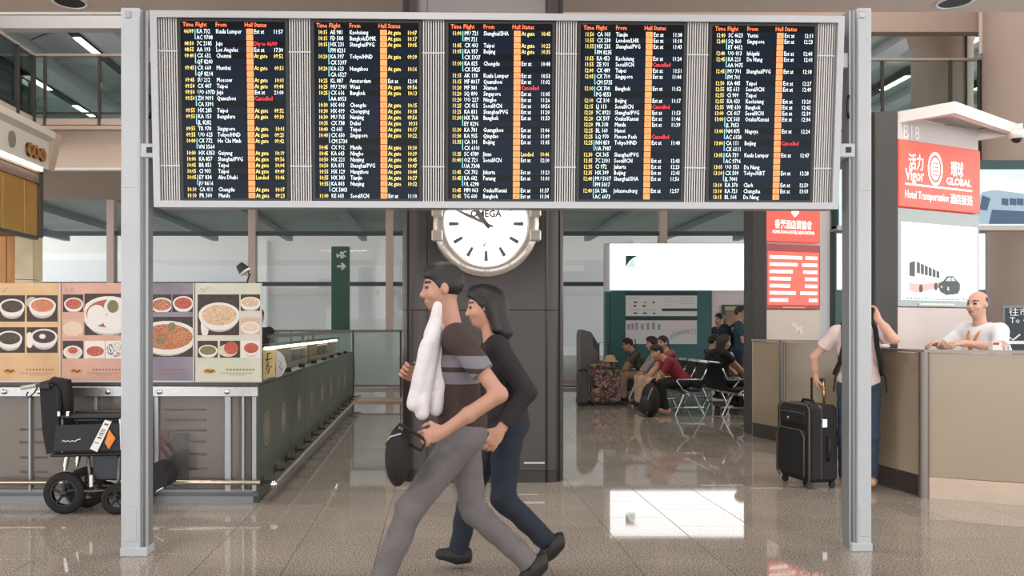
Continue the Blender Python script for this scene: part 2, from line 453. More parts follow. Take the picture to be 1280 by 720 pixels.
# ---- outside: pale apron, white terminal wing, canopy
struct('floor_outside', MB().box(-40, 40, 20.2, 80, -.3, -.02), mat('pale_concrete', (205, 206, 204), .8, noise=(.6, .05)))
tw = thing('terminal_wing', 'white terminal wing with tall bright bays beyond the window wall', 'building', (0, 42, 0))
part('wall', MB().box(-40, 40, 42, 42.6, 0, 8.4), mat('white_cladding', (242, 242, 240), .5), tw)
gl2 = mat('pale_blue_glazing', (226, 229, 230), .4)
bay = MB().box(-2.6, 2.6, 41.94, 42, .5, 5.0).mesh('glazing', (0, 0, 0), gl2)
ledge = MB().box(-2.8, 2.8, 41.75, 42, 3.2, 3.4).mesh('ledge', (0, 0, 0), white_paint)
cl = MB().box(-.35, .35, 41.6, 42, 0, 6.0).mesh('pier', (0, 0, 0), mat('bright_white_pier', (248, 250, 250), .5))
for k in range(-6, 7):
    link('glazing', bay, tw, (k*6.6+.6, -42, 0)); link('ledge', ledge, tw, (k*6.6+.6, -42, 0)); link('pier', cl, tw, (k*6.6+3.9, -42, 0))
cn = thing('canopy', 'grey green canopy outside the window wall', 'canopy', (0, 27, 5.2))
part('soffit', MB().box(-30, 30, 21.2, 33.4, 5.3, 5.5), mat('grey_green_soffit', (150, 164, 162), .5, noise=(.5, .12)), cn)
for k in range(-8, 9): part('rib', MB().box(k*3.1-.12, k*3.1+.12, 21.2, 33.4, 5.08, 5.3), mat('canopy_rib', (158, 170, 170), .5), cn)
# ================================================================== COLUMN AND CLOCK
PY = 7.5
pil = thing('clad_column', 'square column clad in dark bronze panels with rounded corners', 'column', (.43, 8.25, 0))
bz = mat('dark_bronze_panel', (66, 61, 59), .38, .35, noise=(1.5, .06))
xl, xr, yb, R = XP(502, PY), XP(708, PY), 9.0, .2
part('core', MB().box(xl+.05, xr-.05, PY+.05, yb-.05, 0, 5.2), mat('core_black', (18, 17, 17), .8), pil)
def corner(cx, cy, a0):
    pts = []
    for i in range(9):
        t = a0+math.pi/2*i/8; pts.append((cx+R*math.cos(t), cy+R*math.sin(t)))
    return pts
zlv = [(.0, .11), (.115, 1.615), (1.621, 3.62), (3.626, 5.19)]
jx0, jx1 = XP(534, PY), XP(682, PY)
for z0, z1 in zlv:
    mm = bz if z0 > .05 else mat('bronze_plinth', (48, 45, 45), .35, .4)
    g = .003
    part('panel', MB().box(jx0+g, jx1-g, PY, PY+.06, z0, z1), mm, pil)
    part('panel', MB().box(jx0+g, jx1-g, yb-.06, yb, z0, z1), mm, pil)
    part('panel', MB().box(xl, xl+.06, PY+R+g, yb-R-g, z0, z1), mm, pil)
    part('panel', MB().box(xr-.06, xr, PY+R+g, yb-R-g, z0, z1), mm, pil)
    for cx, cy, a0, ex in ((xl+R, PY+R, math.pi, jx0-g), (xr-R, PY+R, 1.5*math.pi, jx1+g), (xr-R, yb-R, 0, jx1+g), (xl+R, yb-R, .5*math.pi, jx0-g)):
        m_ = MB(); m_.smooth = True
        pts = corner(cx, cy, a0)
        yy = PY if cy < 8.2 else yb
        if abs(pts[0][1]-yy) < 1e-4: pts = [(ex, yy)]+pts
        else: pts = pts+[(ex, yy)]
        n = len(pts)
        m_.add([(x, y, z0) for x, y in pts]+[(x, y, z1) for x, y in pts], [(i, i+1, n+i+1, n+i) for i in range(n-1)])
        part('corner_panel', m_, mm, pil)
part('label_plate', MB().box(XP(655, PY), XP(681, PY), PY-.004, PY+.002, ZP(579.5, PY), ZP(577.5, PY)), steel, pil)

ck = thing('wall_clock', 'large round wristwatch style clock hung on the dark column', 'clock', (XP(607.5, 7.4), 7.5, ZP(280, 7.4)-.5))
CYk = 7.42; cc = P(607.5, 280, CYk); k_ = CYk/F; RO, RD = 66.4*k_, 51.5*k_
case_m = mat('clock_steel', (208, 200, 192), .3, .75)
part('case', MB().lathe(cc, (0, -1, 0), [(RO*.97, -.08), (RO, -.06), (RO, 0), (RO*.985, .022), (RD*1.05, .03), (RD*1.0, .012)], 64), case_m, ck)
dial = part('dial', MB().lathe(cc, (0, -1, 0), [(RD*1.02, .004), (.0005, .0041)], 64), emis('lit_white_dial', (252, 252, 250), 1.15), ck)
mk = MB(); mark_m = mat('marker_grey', (105, 105, 106), .35, .6)
for h_ in range(12):
    t = math.radians(90-30*h_); d = Vector((math.cos(t), 0, math.sin(t))); sd = Vector((d.z, 0, -d.x))
    a = cc+d*(RD*.66)+Vector((0, -.008, 0)); b = cc+d*(RD*.9)+Vector((0, -.008, 0)); wd = .017
    hm = MB().prism([a-sd*wd*.7, a+sd*wd*.7, b+sd*wd, b-sd*wd], (0, -.01, 0))
    part('hour_marker', hm, mark_m, dial)
def hand(name, ang, ln, wd, tail, dy):
    t = math.radians(90-ang); d = Vector((math.cos(t), 0, math.sin(t))); sd = Vector((d.z, 0, -d.x)); o = cc+Vector((0, dy, 0))
    part(name, MB().prism([o-d*tail-sd*wd*.6, o-d*tail+sd*wd*.6, o+d*ln*.55+sd*wd, o+d*ln, o+d*ln*.55-sd*wd], (0, -.005, 0)), mat('hand_grey', (120, 118, 116), .35, .5), ck)
hand('hour_hand', 323, RD*.52, .024, .05, -.02); hand('minute_hand', 294.5, RD*.92, .014, .07, -.027)
part('hub', MB().cyl(cc+Vector((0, -.018, 0)), cc+Vector((0, -.04, 0)), .018, n=16), mark_m, ck)
ink = mat('dial_ink', (52, 52, 54), .5)
tx = MB()
tx.text('OMEGA', P(607.5, 271, CYk)+Vector((0, -.006, 0)), Ux, Uz, .085, fit=39*k_, align='c', offset=.03, res=2)
tx.text('\u03a9', P(607.5, 258, CYk)+Vector((0, -.006, 0)), Ux, Uz, .1, align='c', res=2)
part('lettering', tx, ink, dial)
tx = MB()
tx.box(cc.x-13*k_, cc.x+13*k_, cc.y-.0065, cc.y-.0055, ZP(295.8, CYk)-.002, ZP(295.8, CYk)+.002)
part('dial_line', tx, mat('faint_line', (190, 190, 190), .6), dial)
tx = MB().tube([P(604, 307, CYk-.006), P(606, 304, CYk-.006), P(609, 303.5, CYk-.006), P(606, 306, CYk-.006), P(604.5, 308, CYk-.006)], .003, 6)
part('dial_emblem', tx, ink, dial)
for py_ in ((262, 272), (288, 302)):
    for sg in (-1, 1):
        xo = sg*(68*k_); xi = sg*(54*k_)
        sl = .0 if py_[0] < 270 else .012
        x0, x1 = sorted((cc.x+xo, cc.x+xi))
        part('claw', MB().cbox(x0, x1, cc.y-.06, cc.y+.03, ZP(py_[1], CYk), ZP(py_[0], CYk), .012), case_m, ck)
nm = MB()
for h_, rn in ((1, 'I'), (2, 'II'), (4, 'IIII'), (5, 'V'), (6, 'VI'), (7, 'VII'), (8, 'VIII'), (10, 'X'), (11, 'XI'), (12, 'XII')):
    t = math.radians(90-30*h_); d = Vector((math.cos(t), 0, math.sin(t))); u = Vector((d.z, 0, -d.x))
    if 4 <= h_ <= 8: up = -d; u = -u
    else: up = d
    nm.text(rn, cc+d*(RO*.885)-up*.025+Vector((0, -.0295, 0)), u, up, .07, align='c', res=1)
part('bezel_numerals', nm, mat('numeral_grey', (168, 160, 152), .5), ck, kind='stuff')

# ================================================================== FLIGHT INFORMATION BOARD
pl, pr = Vector((XP(171.5, 5.14), 5.14, 0)), Vector((XP(1071, 5.25), 5.25, 0))
u = (pr-pl).normalized()
BL = P(193, 259, 5.11); BR = P(1047, 261.5, 5.21)
bu = (BR-BL); BW = bu.length; bu.normalize()
bv = (Vector((0, -.078/1.2, 1)) - bu*Vector((0, -.078/1.2, 1)).dot(bu)).normalized()
bn = bu.cross(bv)                       # towards the viewer
camv = Vector((0, 0, H))
def onb(px, py, lift=0.0):
    d = P(px, py, 1.0)-camv; o = BL+bn*lift
    t = (o-camv).dot(bn)/d.dot(bn); q = camv+d*t-BL
    return q.dot(bu), q.dot(bv)
BH = onb(620, 17)[1]
BT = Matrix(((bu.x, bv.x, bn.x, BL.x), (bu.y, bv.y, bn.y, BL.y), (bu.z, bv.z, bn.z, BL.z), (0, 0, 0, 1)))   # (u, v, n)
bd = thing('flight_information_board', 'wide arrivals board of five lit screens carried on two grey steel posts', 'display board', ((pl.x+pr.x)/2, 5.2, 0))
alu = mat('satin_aluminium', (172, 173, 177), .4, .35)
fr = MB(BT); fw = .042
for (a0, a1, c0, c1) in ((0, BW, 0, fw), (0, BW, BH-fw, BH), (0, fw, fw, BH-fw), (BW-fw, BW, fw, BH-fw)): fr.box(a0, a1, c0, c1, -.17, .012)
part('frame', fr, alu, bd)
part('back_panel', MB(BT).box(fw, BW-fw, fw, BH-fw, -.16, -.05), steel_dark, bd)
scr_px = [(223, 361.5), (389, 528), (556, 694), (721, 857.5), (884.5, 1020)]
edges = [onb(a, 140)[0] for p in scr_px for a in p]
screens = [(edges[2*i], edges[2*i+1]) for i in range(5)]
gaps = [(fw, screens[0][0])]+[(screens[i][1], screens[i+1][0]) for i in range(4)]+[(screens[4][1], BW-fw)]
dark_grille = mat('grille_black', (34, 34, 36), .7); slat_m = mat('grille_slat', (186, 184, 182), .4, .4)
for gi, (a, b) in enumerate(gaps):
    g = part('grille', MB(BT).box(a, b, fw, BH-fw, -.05, -.035), dark_grille, bd)
    n = 8 if gi in (0, 5) else 9
    for k in range(n):
        c = a+(b-a)*(k+.5)/n
        part('slat', MB(BT).box(c-.0038, c+.0038, fw, BH-fw, -.036, -.012), slat_m, g)
    for vv in (BH*.215, BH*.8): part('cross_bar', MB(BT).box(a, b, vv-.004, vv+.004, -.03, -.008), slat_m, g)

DATA = ["""06/09|KA 732|Kuala Lumpur|E 11:57
|AC 9708
08:50|7C 2185|Jeju|D
08:55|AA 193|Los Angeles|E 17:30
09:40|CX 632|Chennai|09:52
|QF 8240
09:45|CX 660|Mumbai|09:51
|QF 8214
09:45|SU 212|Moscow|10:01
09:50|CX 407|Taipei|09:44
09:50|UO 697D|Jeju|E 21:00
09:50|ZH 9091|Quanzhou|C
|CA 3391
09:55|HX 285|Taipei|09:32
09:55|KA 153|Bengaluru|09:30
|JL 8282
09:55|TR 978|Singapore|10:01
09:55|UO 625|Tokyo/HND|09:25
10:00|CX 772|Ho Chi Minh|09:42
|VN 3564
10:00|HX 6353|Guiyang|10:19
10:00|KA 857|Shanghai/PVG|09:56
10:05|BR 851|Taipei|10:04
10:05|CI 903|Taipei|09:49
10:05|EY 834|Abu Dhabi|L 10:46
|JU 8616
10:10|CA 411|Chengdu|10:07
10:10|PR 300|Manila|09:23""",
"""10:15|AE 981|Kaohsiung|10:07
10:15|FD 508|Bangkok/DMK|10:17
10:15|HX 231|Shanghai/PVG|10:05
|FM 8231
10:20|KA 397|Tokyo/HND|09:39
|CX 5397
10:20|KA 623|Hangzhou|10:16
|CA 6527
10:25|KL 887|Amsterdam|E 12:14
10:25|MU 2901|Wuxi|09:56
10:25|CX 616|Bangkok|10:13
|AA 8953
10:30|HX 403|Chengdu|10:15
10:30|HX 499|Chongqing|10:18
10:30|MU 765|Nanjing|09:56
10:35|CX 738|Dubai|10:31
10:40|CI 641|Taipei|10:17
10:40|CX 650|Singapore|10:22
|CM 5734
10:45|CX 912|Manila|10:30
10:45|KA 643|Ningbo|10:39
10:50|HX 221|Nanjing|10:45
10:50|KA 871|Shanghai/PVG|10:47
10:55|HX 129|Hangzhou|10:44
10:55|HX 383|Tianjin|10:37
10:55|KA 803|Nanjing|10:32
|CX 5803
11:00|KE 603|Seoul/ICN|E 11:10""",
"""11:00|MU 721|Shanghai/SHA|10:45
|FM 721
11:05|CX 403|Taipei|10:25
11:05|KA 937|Beijing|10:35
|CX 5937
11:10|KA 825|Chengdu|E 10:48
|CX 5825
11:15|AK 138|Kuala Lumpur|E 10:53
11:15|MF 8017|Quanzhou|E 11:02
11:20|MF 381|Xiamen|C
11:20|SQ 890|Singapore|E 11:05
11:20|UO 227|Ningbo|E 11:26
11:25|CX 415|Seoul/ICN|E 10:56
11:25|KA 831|Shanghai/PVG|E 11:20
11:30|HX 768|Bangkok|E 11:53
|EY 8296
11:30|KA 781|Guangzhou|E 11:06
11:30|KA 955|Qingdao|E 11:09
11:35|CA 101|Beijing|E 11:05
|CX 6101
11:35|SC 4789|Jinan|L 10:46
11:40|OZ 721|Seoul/ICN|E 12:10
|UA 7308
11:45|CX 702|Jakarta|E 11:21
11:45|KA 682|Penang|E 11:01
|UL 6298
11:45|MM 063|Osaka/Kansai|E 11:37
11:45|TG 600|Bangkok|E 11:34""",
"""11:50|CA 103|Tianjin|E 11:38
11:55|CX 238|London/LHR|E 11:18
11:55|HX 235|Shanghai/PVG|E 11:43
|FM 8235
11:55|KA 453|Kaohsiung|E 11:24
11:55|ZE 931|Seoul/ICN|C
12:00|CX 489|Taipei|E 11:51
12:05|CX 710|Singapore|E 11:44
|CM 5735
12:10|CX 700|Bangkok|E 11:52
|PG 4553
12:10|CZ 310|Beijing|E 11:17
12:15|LJ 113|Seoul/ICN|C
12:20|9C 8921|Shanghai/PVG|E 11:53
12:20|CX 597|Osaka/Kansai|E 11:46
12:20|PR 318|Manila|E 11:39
12:25|BL 160|Hanoi|
12:25|LQ 970|Phnom Penh|C
12:25|NH 859|Tokyo/HND|E 11:48
|UA 7987
12:30|CX 365|Shanghai/PVG|
12:35|7C 2101|Seoul/ICN|E 12:43
12:35|CI 972|Jakarta|E 12:23
12:35|HX 309|Beijing|E 12:41
12:40|MU 5017|Shanghai/SHA|E 11:56
|FM 5017
12:40|SA 286|Johannesburg|E 12:57
|AC 6073""",
"""12:40|SC 4623|Yantai|E 12:11
12:40|SQ 860|Singapore|E 12:23
|ET 4412
12:40|UO 813|Ishigaki|E 12:44
12:45|KA 221|Da Nang|E 12:41
|AA 9075
12:45|MU 701|Shanghai/PVG|E 12:18
|FM 701
12:50|KA 485|Taipei|E 12:27
12:55|KE 613|Seoul/ICN|E 12:49
12:55|CI 909|Taipei|
12:55|KA 433|Kaohsiung|E 13:20
12:55|WE 630|Bangkok|E 12:42
13:00|CX 417|Seoul/ICN|E 12:39
13:00|CX 503|Osaka/Kansai|E 12:34
|JL 7053
13:00|NH 875|Nagoya|E 12:24
|AC 6158
13:00|CA 111|Beijing|C
|CX 6111
13:05|KA 739|Kuala Lumpur|E 12:47
|AC 9796
13:05|UO 553|Da Nang|
13:10|CX 509|Tokyo/NRT|E 12:28
|JL 7041
13:10|KA 370|Clark|E 12:59
13:10|KA 721|Changsha|E 13:03
13:15|BL 164|Da Nang|"""]
e_head = emis('screen_orange_text', (255, 120, 70), 1.1); e_time = emis('screen_yellow_text', (255, 226, 120), 1.05)
e_fl = emis('screen_pale_cyan_text', (225, 246, 250), 1.05); e_wh = emis('screen_white_text', (235, 248, 255), 1.05)
e_red = emis('screen_red_text', (255, 62, 70), 1.1); e_hall = emis('screen_orange_block', (250, 146, 86), .72)
e_br = emis('screen_teal_bracket', (120, 195, 200), .9); e_hal2 = emis('screen_hall_letter', (226, 104, 52), .6)
scr_m = mat('screen_black_glass', (8, 9, 11), .2, emit=(20, 26, 34), es=.45, spec=.12)
row_m = mat('screen_navy_row', (8, 14, 22), .2, emit=(16, 36, 56), es=.6, spec=.12)
bez_m = mat('screen_bezel', (24, 24, 26), .4)
row_v = lambda i: onb(620, 44.3+7.54*i)[1]       # baseline of a row
rp = row_v(0)-row_v(1)
uB, vB = bu, bv
for si, (a, b) in enumerate(screens):
    sw = b-a
    s_ = part('screen', MB(BT).cbox(a, b, fw, BH-fw, -.045, -.006, .004), bez_m, bd)
    m_ = MB(BT).box(a+.022, b-.022, fw+.018, BH-fw-.018, -.006, -.0035); part('display', m_, scr_m, s_)
    fx = lambda f: a+sw*f
    def pt(uu, vv, l=.0): return BL+bu*uu+bv*vv+bn*(-.002+l)
    hd, tm_, fl, og, wh, ye, rd, blk, hl, br, bands = (MB() for _ in range(11))
    sz = .037
    for f, st in ((.052, 'Time'), (.165, 'Flight'), (.345, 'From'), (.605, 'Hall'), (.69, 'Status')):
        hd.text(st, pt(fx(f), row_v(-1.1)), uB, vB, sz*1.05, .85, offset=.006)
    rows = DATA[si].split('\n')
    for i, ln in enumerate(rows):
        q = ln.split('|')+['', '', '']; v0 = row_v(i); top = v0+rp*.84; bot = v0-rp*.12
        if (i*7+si*3) % 5 < 3 or i % 2: bands.T = BT; bands.box(fx(.05), fx(.96), bot, top, -.0035, -.0028)
        blk.T = BT; blk.box(fx(.622), fx(.682), bot+.0012, top-.0012, -.0032, -.0022)
        if q[0]: hl.text('A' if (i+si) % 3 else 'B', pt(fx(.652), v0+.003), uB, vB, sz*.7, align='c')
        if q[0]: tm_.text(q[0], pt(fx(.148), v0), uB, vB, sz, .72, align='r', offset=.0)
        fl.text(q[1], pt(fx(.175), v0), uB, vB, sz*1.04, .72, offset=.0)
        if i+1 < len(rows) and rows[i+1].startswith('|'):
            br.T = BT; br.box(fx(.158), fx(.165), v0-rp*.95, v0+rp*.7, -.0032, -.0022); br.box(fx(.158), fx(.172), v0-rp*.95, v0-rp*.88, -.0032, -.0022)
        if q[2]: wh.text(q[2], pt(fx(.348), v0), uB, vB, sz*1.04, .74, offset=.0)
        st = q[3]
        if not st: continue
        if st == 'C': rd.text('Cancelled', pt(fx(.69), v0), uB, vB, sz*1.04, .74, offset=.0)
        elif st == 'D': rd.text('Dly to 06/09', pt(fx(.69), v0), uB, vB, sz*1.04, .74, offset=.0)
        else:
            dst, wd, hh = (wh, 'Est at', st[2:]) if st[0] == 'E' else ((ye, 'Landed', st[2:]) if st[0] == 'L' else (ye, 'At gate', st))
            dst.text(wd, pt(fx(.69), v0), uB, vB, sz*1.04, .74, offset=.0)
            dst.text(hh, pt(fx(.95), v0), uB, vB, sz, .74, align='r', offset=.0)
    for nm_, m_, mt in (('row_bands', bands, row_m), ('header_text', hd, e_head), ('time_text', tm_, e_time), ('flight_text', fl, e_fl), ('origin_text', wh, e_wh),
                        ('status_text', ye, e_time), ('cancelled_text', rd, e_red), ('hall_blocks', blk, e_hall), ('hall_letters', hl, e_hal2), ('codeshare_brackets', br, e_br)):
        if m_.v: part(nm_, m_, mt, s_, kind='stuff')
# posts, caps, brackets
for sd, base, pw in ((0, pl, .165), (1, pr, .13)):
    top = ZP(14, base.y)
    T = frame((base.x, base.y, 0), u, (0, 0, 1))
    po = part('post', MB(T).cbox(-pw/2, pw/2-.045*(1-sd), -.06, .06, 0, top, .006), grey_paint, bd) if sd == 0 else part('post', MB(T).cbox(-pw/2+.04, pw/2, -.06, .06, 0, top, .006), grey_paint, bd)
    sx = (pw/2-.045, pw/2) if sd == 0 else (-pw/2-.005, -pw/2+.04)
    part('side_channel', MB(T).box(sx[0], sx[1], -.035, .055, .01, top-.01), mat('channel_grey', (150, 153, 156), .4, .5), po)
    part('groove', MB(T).box(sx[0]+.012, sx[0]+.026, -.038, -.034, .01, top-.01), steel_dark, po)
    part('base_plate', MB(T).cbox(-pw/2-.003, pw/2+.003, -.068, .075, 0, .055, .004), grey_paint, po)
    part('access_cover', MB(T).cbox(-pw/2+.02+.03*sd, pw/2-.065+.05*sd, -.064, -.058, .32*.3, .3, .003), grey_paint, po)
    part('cover_plate', MB(T).cbox(-pw/2+.012+.035*sd, pw/2-.057+.045*sd, -.063, -.058, 2.34, 2.62, .002), grey_paint, po)
    part('top_bolt_plate', MB(T).cbox((-.055 if sd == 0 else -.02), (-.015 if sd == 0 else .02), -.066, -.058, top-.07, top-.025, .004), mat('bolt_plate', (170, 160, 160), .4, .5), po)
    # bracket to the board
    x0, x1 = (pw/2-.05, .16) if sd == 0 else (-.17, -pw/2+.03)
    zb = ZP(190, base.y)
    bk = part('bracket', MB(T).cbox(x0, x1, -.05, .07, zb-.045, zb+.045, .006), grey_paint, bd)
    cxm = pw/2+.012 if sd == 0 else -pw/2-.018
    part('bracket_bolt', MB(T).box(cxm-.017, cxm+.017, -.056, -.049, zb-.015, zb+.02), black_plastic, bk)
    part('arm', MB(T).cbox(x0, x1, -.02, .05, 3.15, 3.25, .005), grey_paint, bd)
    zc = ZP(135, base.y)
    hx = pw/2+.01 if sd == 0 else -pw/2-.012
    part('cable_loop', MB(T).tube([(hx, -.04, zc+.07), (hx+.012*(1-2*sd), -.055, zc+.03), (hx+.014*(1-2*sd), -.055, zc-.03), (hx, -.04, zc-.08)], .009, 8), black_plastic, bd)
# ================================================================== LEFT: RESTAURANT COUNTER, MENU BOARDS, SHOP FRONT
CFY = 6.62; CT = ZP(478, CFY)
cA, cB = Vector((-1.49, CFY, 0)), Vector((-1.63, 15.2, 0))
ctr = thing('restaurant_counter', 'long restaurant counter with glass front and olive green side panels', 'counter', (-2.5, 9, 0))
xw = -5.2
part('worktop', MB().add([(xw, CFY, CT-.03), (cA.x, CFY, CT-.03), (cB.x, cB.y, CT-.03), (cB.x-.75, cB.y, CT-.03), (cA.x-.78, CFY+.75, CT-.03), (xw, CFY+.75, CT-.03),
                          (xw, CFY, CT), (cA.x, CFY, CT), (cB.x, cB.y, CT), (cB.x-.75, cB.y, CT), (cA.x-.78, CFY+.75, CT), (xw, CFY+.75, CT)],
                         [(0, 1, 7, 6), (1, 2, 8, 7), (2, 3, 9, 8), (3, 4, 10, 9), (4, 5, 11, 10), (5, 0, 6, 11), (6, 7, 10, 11), (7, 8, 9, 10), (0, 5, 4, 1), (1, 4, 3, 2)]), mat('dark_stone_top', (58, 56, 54), .3), ctr)
tr = part('front_rail', MB().cbox(xw, cA.x, CFY-.03, CFY+.02, CT-.115, CT-.035, .004), steel, ctr)
for px in (8, 52, 137, 201, 285):
    x = XP(px, CFY)
    part('bolt', MB().lathe((x, CFY-.03, CT-.075), (0, -1, 0), [(.022, 0), (.022, .012), (.014, .02), (.001, .021)], 12), chrome, tr)
part('plinth', MB().box(xw, cA.x, CFY-.005, CFY+.05, 0, .115), mat('plinth_grey', (128, 132, 134), .35, .5), ctr)
part('plinth_strip', MB().box(xw, cA.x, CFY-.012, CFY+.0, .06, .09), steel_dark, ctr)
for px, wd in ((38, .02), (120, .02), (196, .03), (285, .05), (304, .02), (318, .035)):
    x = XP(px, CFY)
    part('mullion', MB().cbox(x-wd/2, x+wd/2, CFY-.015, CFY+.05, .1, CT-.1, .003), mat('mullion_grey', (160, 164, 166), .35, .6), ctr)
cg = glass('counter_glass', (236, 234, 232), .8, haze=.1, hazec=(200, 194, 188))
ex = [xw]+[XP(p, CFY) for p in (38, 120, 196, 285, 318)]
for i in range(5): part('glass_pane', MB().box(ex[i]+.012, ex[i+1]-.012, CFY+.012, CFY+.02, .1, CT-.1), cg, ctr)
part('inner_back', MB().box(xw, cA.x-.12, CFY+.26, CFY+.3, 0, CT-.04), mat('inner_beige', (196, 186, 178), .6), ctr)
part('inner_floor', MB().box(xw, cA.x-.05, CFY+.03, CFY+.5, 0, .03), steel_dark, ctr)
sh = mat('shelf_dark', (66, 62, 60), .6)
for (p0, p1, ys) in ((24, 58, (537, 553, 572, 590)), (205, 258, (512, 525, 538, 552, 568, 586))):
    for y in ys: part('shelf_slot', MB().box(XP(p0, 6.86), XP(p1, 6.86), CFY+.245, CFY+.262, ZP(y+1.6, 6.86), ZP(y-1.2, 6.86)), sh, ctr)
single('red_crate', MB().cbox(XP(180, 6.7), XP(207, 6.7), 6.68, 6.82, .03, ZP(538, 6.7), .02), mat('red_crate', (176, 50, 60), .5), 'red crate standing behind the counter glass', 'crate')
single('dark_bin', MB().lathe((XP(226, 6.75), 6.76, .03), (0, 0, 1), [(.001, 0), (.06, 0), (.07, .5), (.075, .52), (.066, .52), (.06, .1), (.001, .1)], 20), mat('dark_bin', (56, 54, 54), .5), 'dark round bin behind the counter glass beside the red crate', 'bin')
# olive side panels, each with an oval emblem
ol = mat('olive_glass_panel', (76, 83, 68), .34, noise=(1.5, .08), spec=.2); em1 = mat('emblem_khaki', (132, 124, 104), .4); em2 = mat('emblem_pale', (160, 156, 138), .4)
ed = [6.62, 7.3, 8.25, 9.2, 10.2, 11.2, 12.2, 13.2, 14.2, 15.2]
def side(y): return Vector((cA.x+(cB.x-cA.x)*(y-cA.y)/(cB.y-cA.y), y, 0))
su = (cB-cA).normalized(); sn = Vector((su.y, -su.x, 0))
part('corner_post', MB().cbox(cA.x-.045, cA.x+.004, CFY-.006, CFY+.05, 0, CT-.03, .004), mat('corner_dark_green', (52, 66, 58), .3, .3), ctr)
for i in range(9):
    a, b = side(ed[i]+.006), side(ed[i+1]-.006)
    p = part('side_panel', MB().prism([a+Uz*.02, b+Uz*.02, b+Uz*(CT-.035), a+Uz*(CT-.035)], -sn*.03), ol, ctr)
    c = (a+b)/2+Uz*.58+sn*.003
    m_ = MB(); ru, rv = .15, .15
    for k in range(28):
        t0, t1 = 2*math.pi*k/28, 2*math.pi*(k+1)/28
        f_ = lambda r, t: c+su*(r*ru*math.cos(t))+Uz*(r*rv*math.sin(t))
        m_.quad(f_(.82, t0), f_(1, t0), f_(1, t1), f_(.82, t1))
    m_.oval(c, su, Uz, ru*.7, rv*.7, 24)
    e_ = part('emblem', m_, em1, p)
    m_ = MB()
    if i % 3 == 1:
        for z in (-.05, -.015, .02, .055): m_.box(c.x+.002, c.x+.004, c.y-.07, c.y+.07, c.z+z-.008, c.z+z+.008)
    elif i % 3 == 2:
        m_.oval(c+sn*.002+Uz*.02, su, Uz, .05, .06, 16); m_.oval(c+sn*.002-Uz*.06, su, Uz, .07, .02, 12)
    else: m_.oval(c+sn*.002, su, Uz, .035, .085, 16)
    part('emblem_mark', m_, em1 if i % 3 == 0 else em2, e_)
# foot rails
brass = mat('worn_brass_rail', (196, 184, 168), .22, .9)
ra_ = part('foot_rail', MB().cyl((xw, CFY-.06, ZP(603, CFY-.06)), (cA.x+.03, CFY-.06, ZP(603, CFY-.06)), .02, n=12), brass, ctr)
for px in (35, 170, 285): part('rail_bracket', MB().cyl((XP(px, CFY), CFY-.06, ZP(603, CFY-.06)), (XP(px, CFY), CFY+.0, ZP(603, CFY-.06)), .012, n=8), chrome, ra_)
zr = .17
r2 = part('foot_rail', MB().cyl(cA+sn*.14+Vector((0, -.05, zr)), cB+sn*.14+Uz*zr, .024, n=12), brass, ctr)
part('end_knob', MB().ell(cA+sn*.14+Vector((0, -.06, zr)), (.035, .035, .035)), chrome, r2)
for k in range(15):
    y = 6.75+k*.6; s_ = side(y)
    part('rail_bracket', MB().cbox(s_.x-.005, s_.x+.145, y-.035, y+.035, zr-.03, zr-.008, .006).cbox(s_.x-.005, s_.x+.015, y-.05, y+.05, zr-.05, zr+.02, .006), mat('bracket_black', (40, 40, 40), .4), r2)
# glass screen above the side panels
gs = MB(); so = -sn*.04
for i in range(1, 9):
    a, b = side(ed[i]+.01)+so, side(ed[i+1]-.01)+so
    part('screen_glass', MB().prism([a+Uz*CT, b+Uz*CT, b+Uz*1.36, a+Uz*1.36], -sn*.008), glass('sneeze_glass', (240, 246, 243), .22), ctr)
    part('glass_clip', MB().cbox(a.x-.03, a.x+.035, a.y-.03, a.y+.03, CT-.01, CT+.04, .005), black_plastic, ctr)
a, b = side(7.3)+so, side(15.2)+so
part('screen_top_rail', MB().prism([a+Uz*1.36+sn*.01, b+Uz*1.36+sn*.01, b+Uz*1.385+sn*.01, a+Uz*1.385+sn*.01], -sn*.03), mat('rail_taupe', (120, 112, 104), .4, .5), ctr)
# display cabinet and its strip light on the counter
dc = thing('food_display_case', 'brown wooden food display with glass shelves on the counter', 'display case', (-1.95, 9.5, CT))
wd_ = mat('warm_brown_wood', (150, 112, 74), .45, noise=(8, .2), stretch=(1, 1, 5)); wd2 = mat('dark_brown_box', (66, 50, 40), .5)
part('base', MB().cbox(-2.2, -1.68, 7.4, 13.6, CT, CT+.06, .006), wd_, dc)
for k in range(6):
    y = 7.5+k*1.0
    part('crate', MB().cbox(-2.15, -1.72, y, y+.86, CT+.06, CT+.2+.03*(k % 2), .01), wd_ if k % 2 else wd2, dc)
    part('shelf_post', MB().box(-2.12, -2.08, y+.9, y+.93, CT+.06, 1.4), steel_dark, dc)
part('light_housing', MB().cbox(-1.82, -1.7, 8.0, 13.8, 1.26, 1.285, .004), wd2, dc)
part('light_tube', MB().cyl((-1.75, 8.1, 1.24), (-1.75, 13.7, 1.24), .018, n=10), emis('warm_tube', (255, 244, 222), 14.0), dc, label='warm white strip light')
part('glass_shelf', MB().box(-2.18, -1.7, 7.4, 13.6, 1.385, 1.395), GLS, dc)
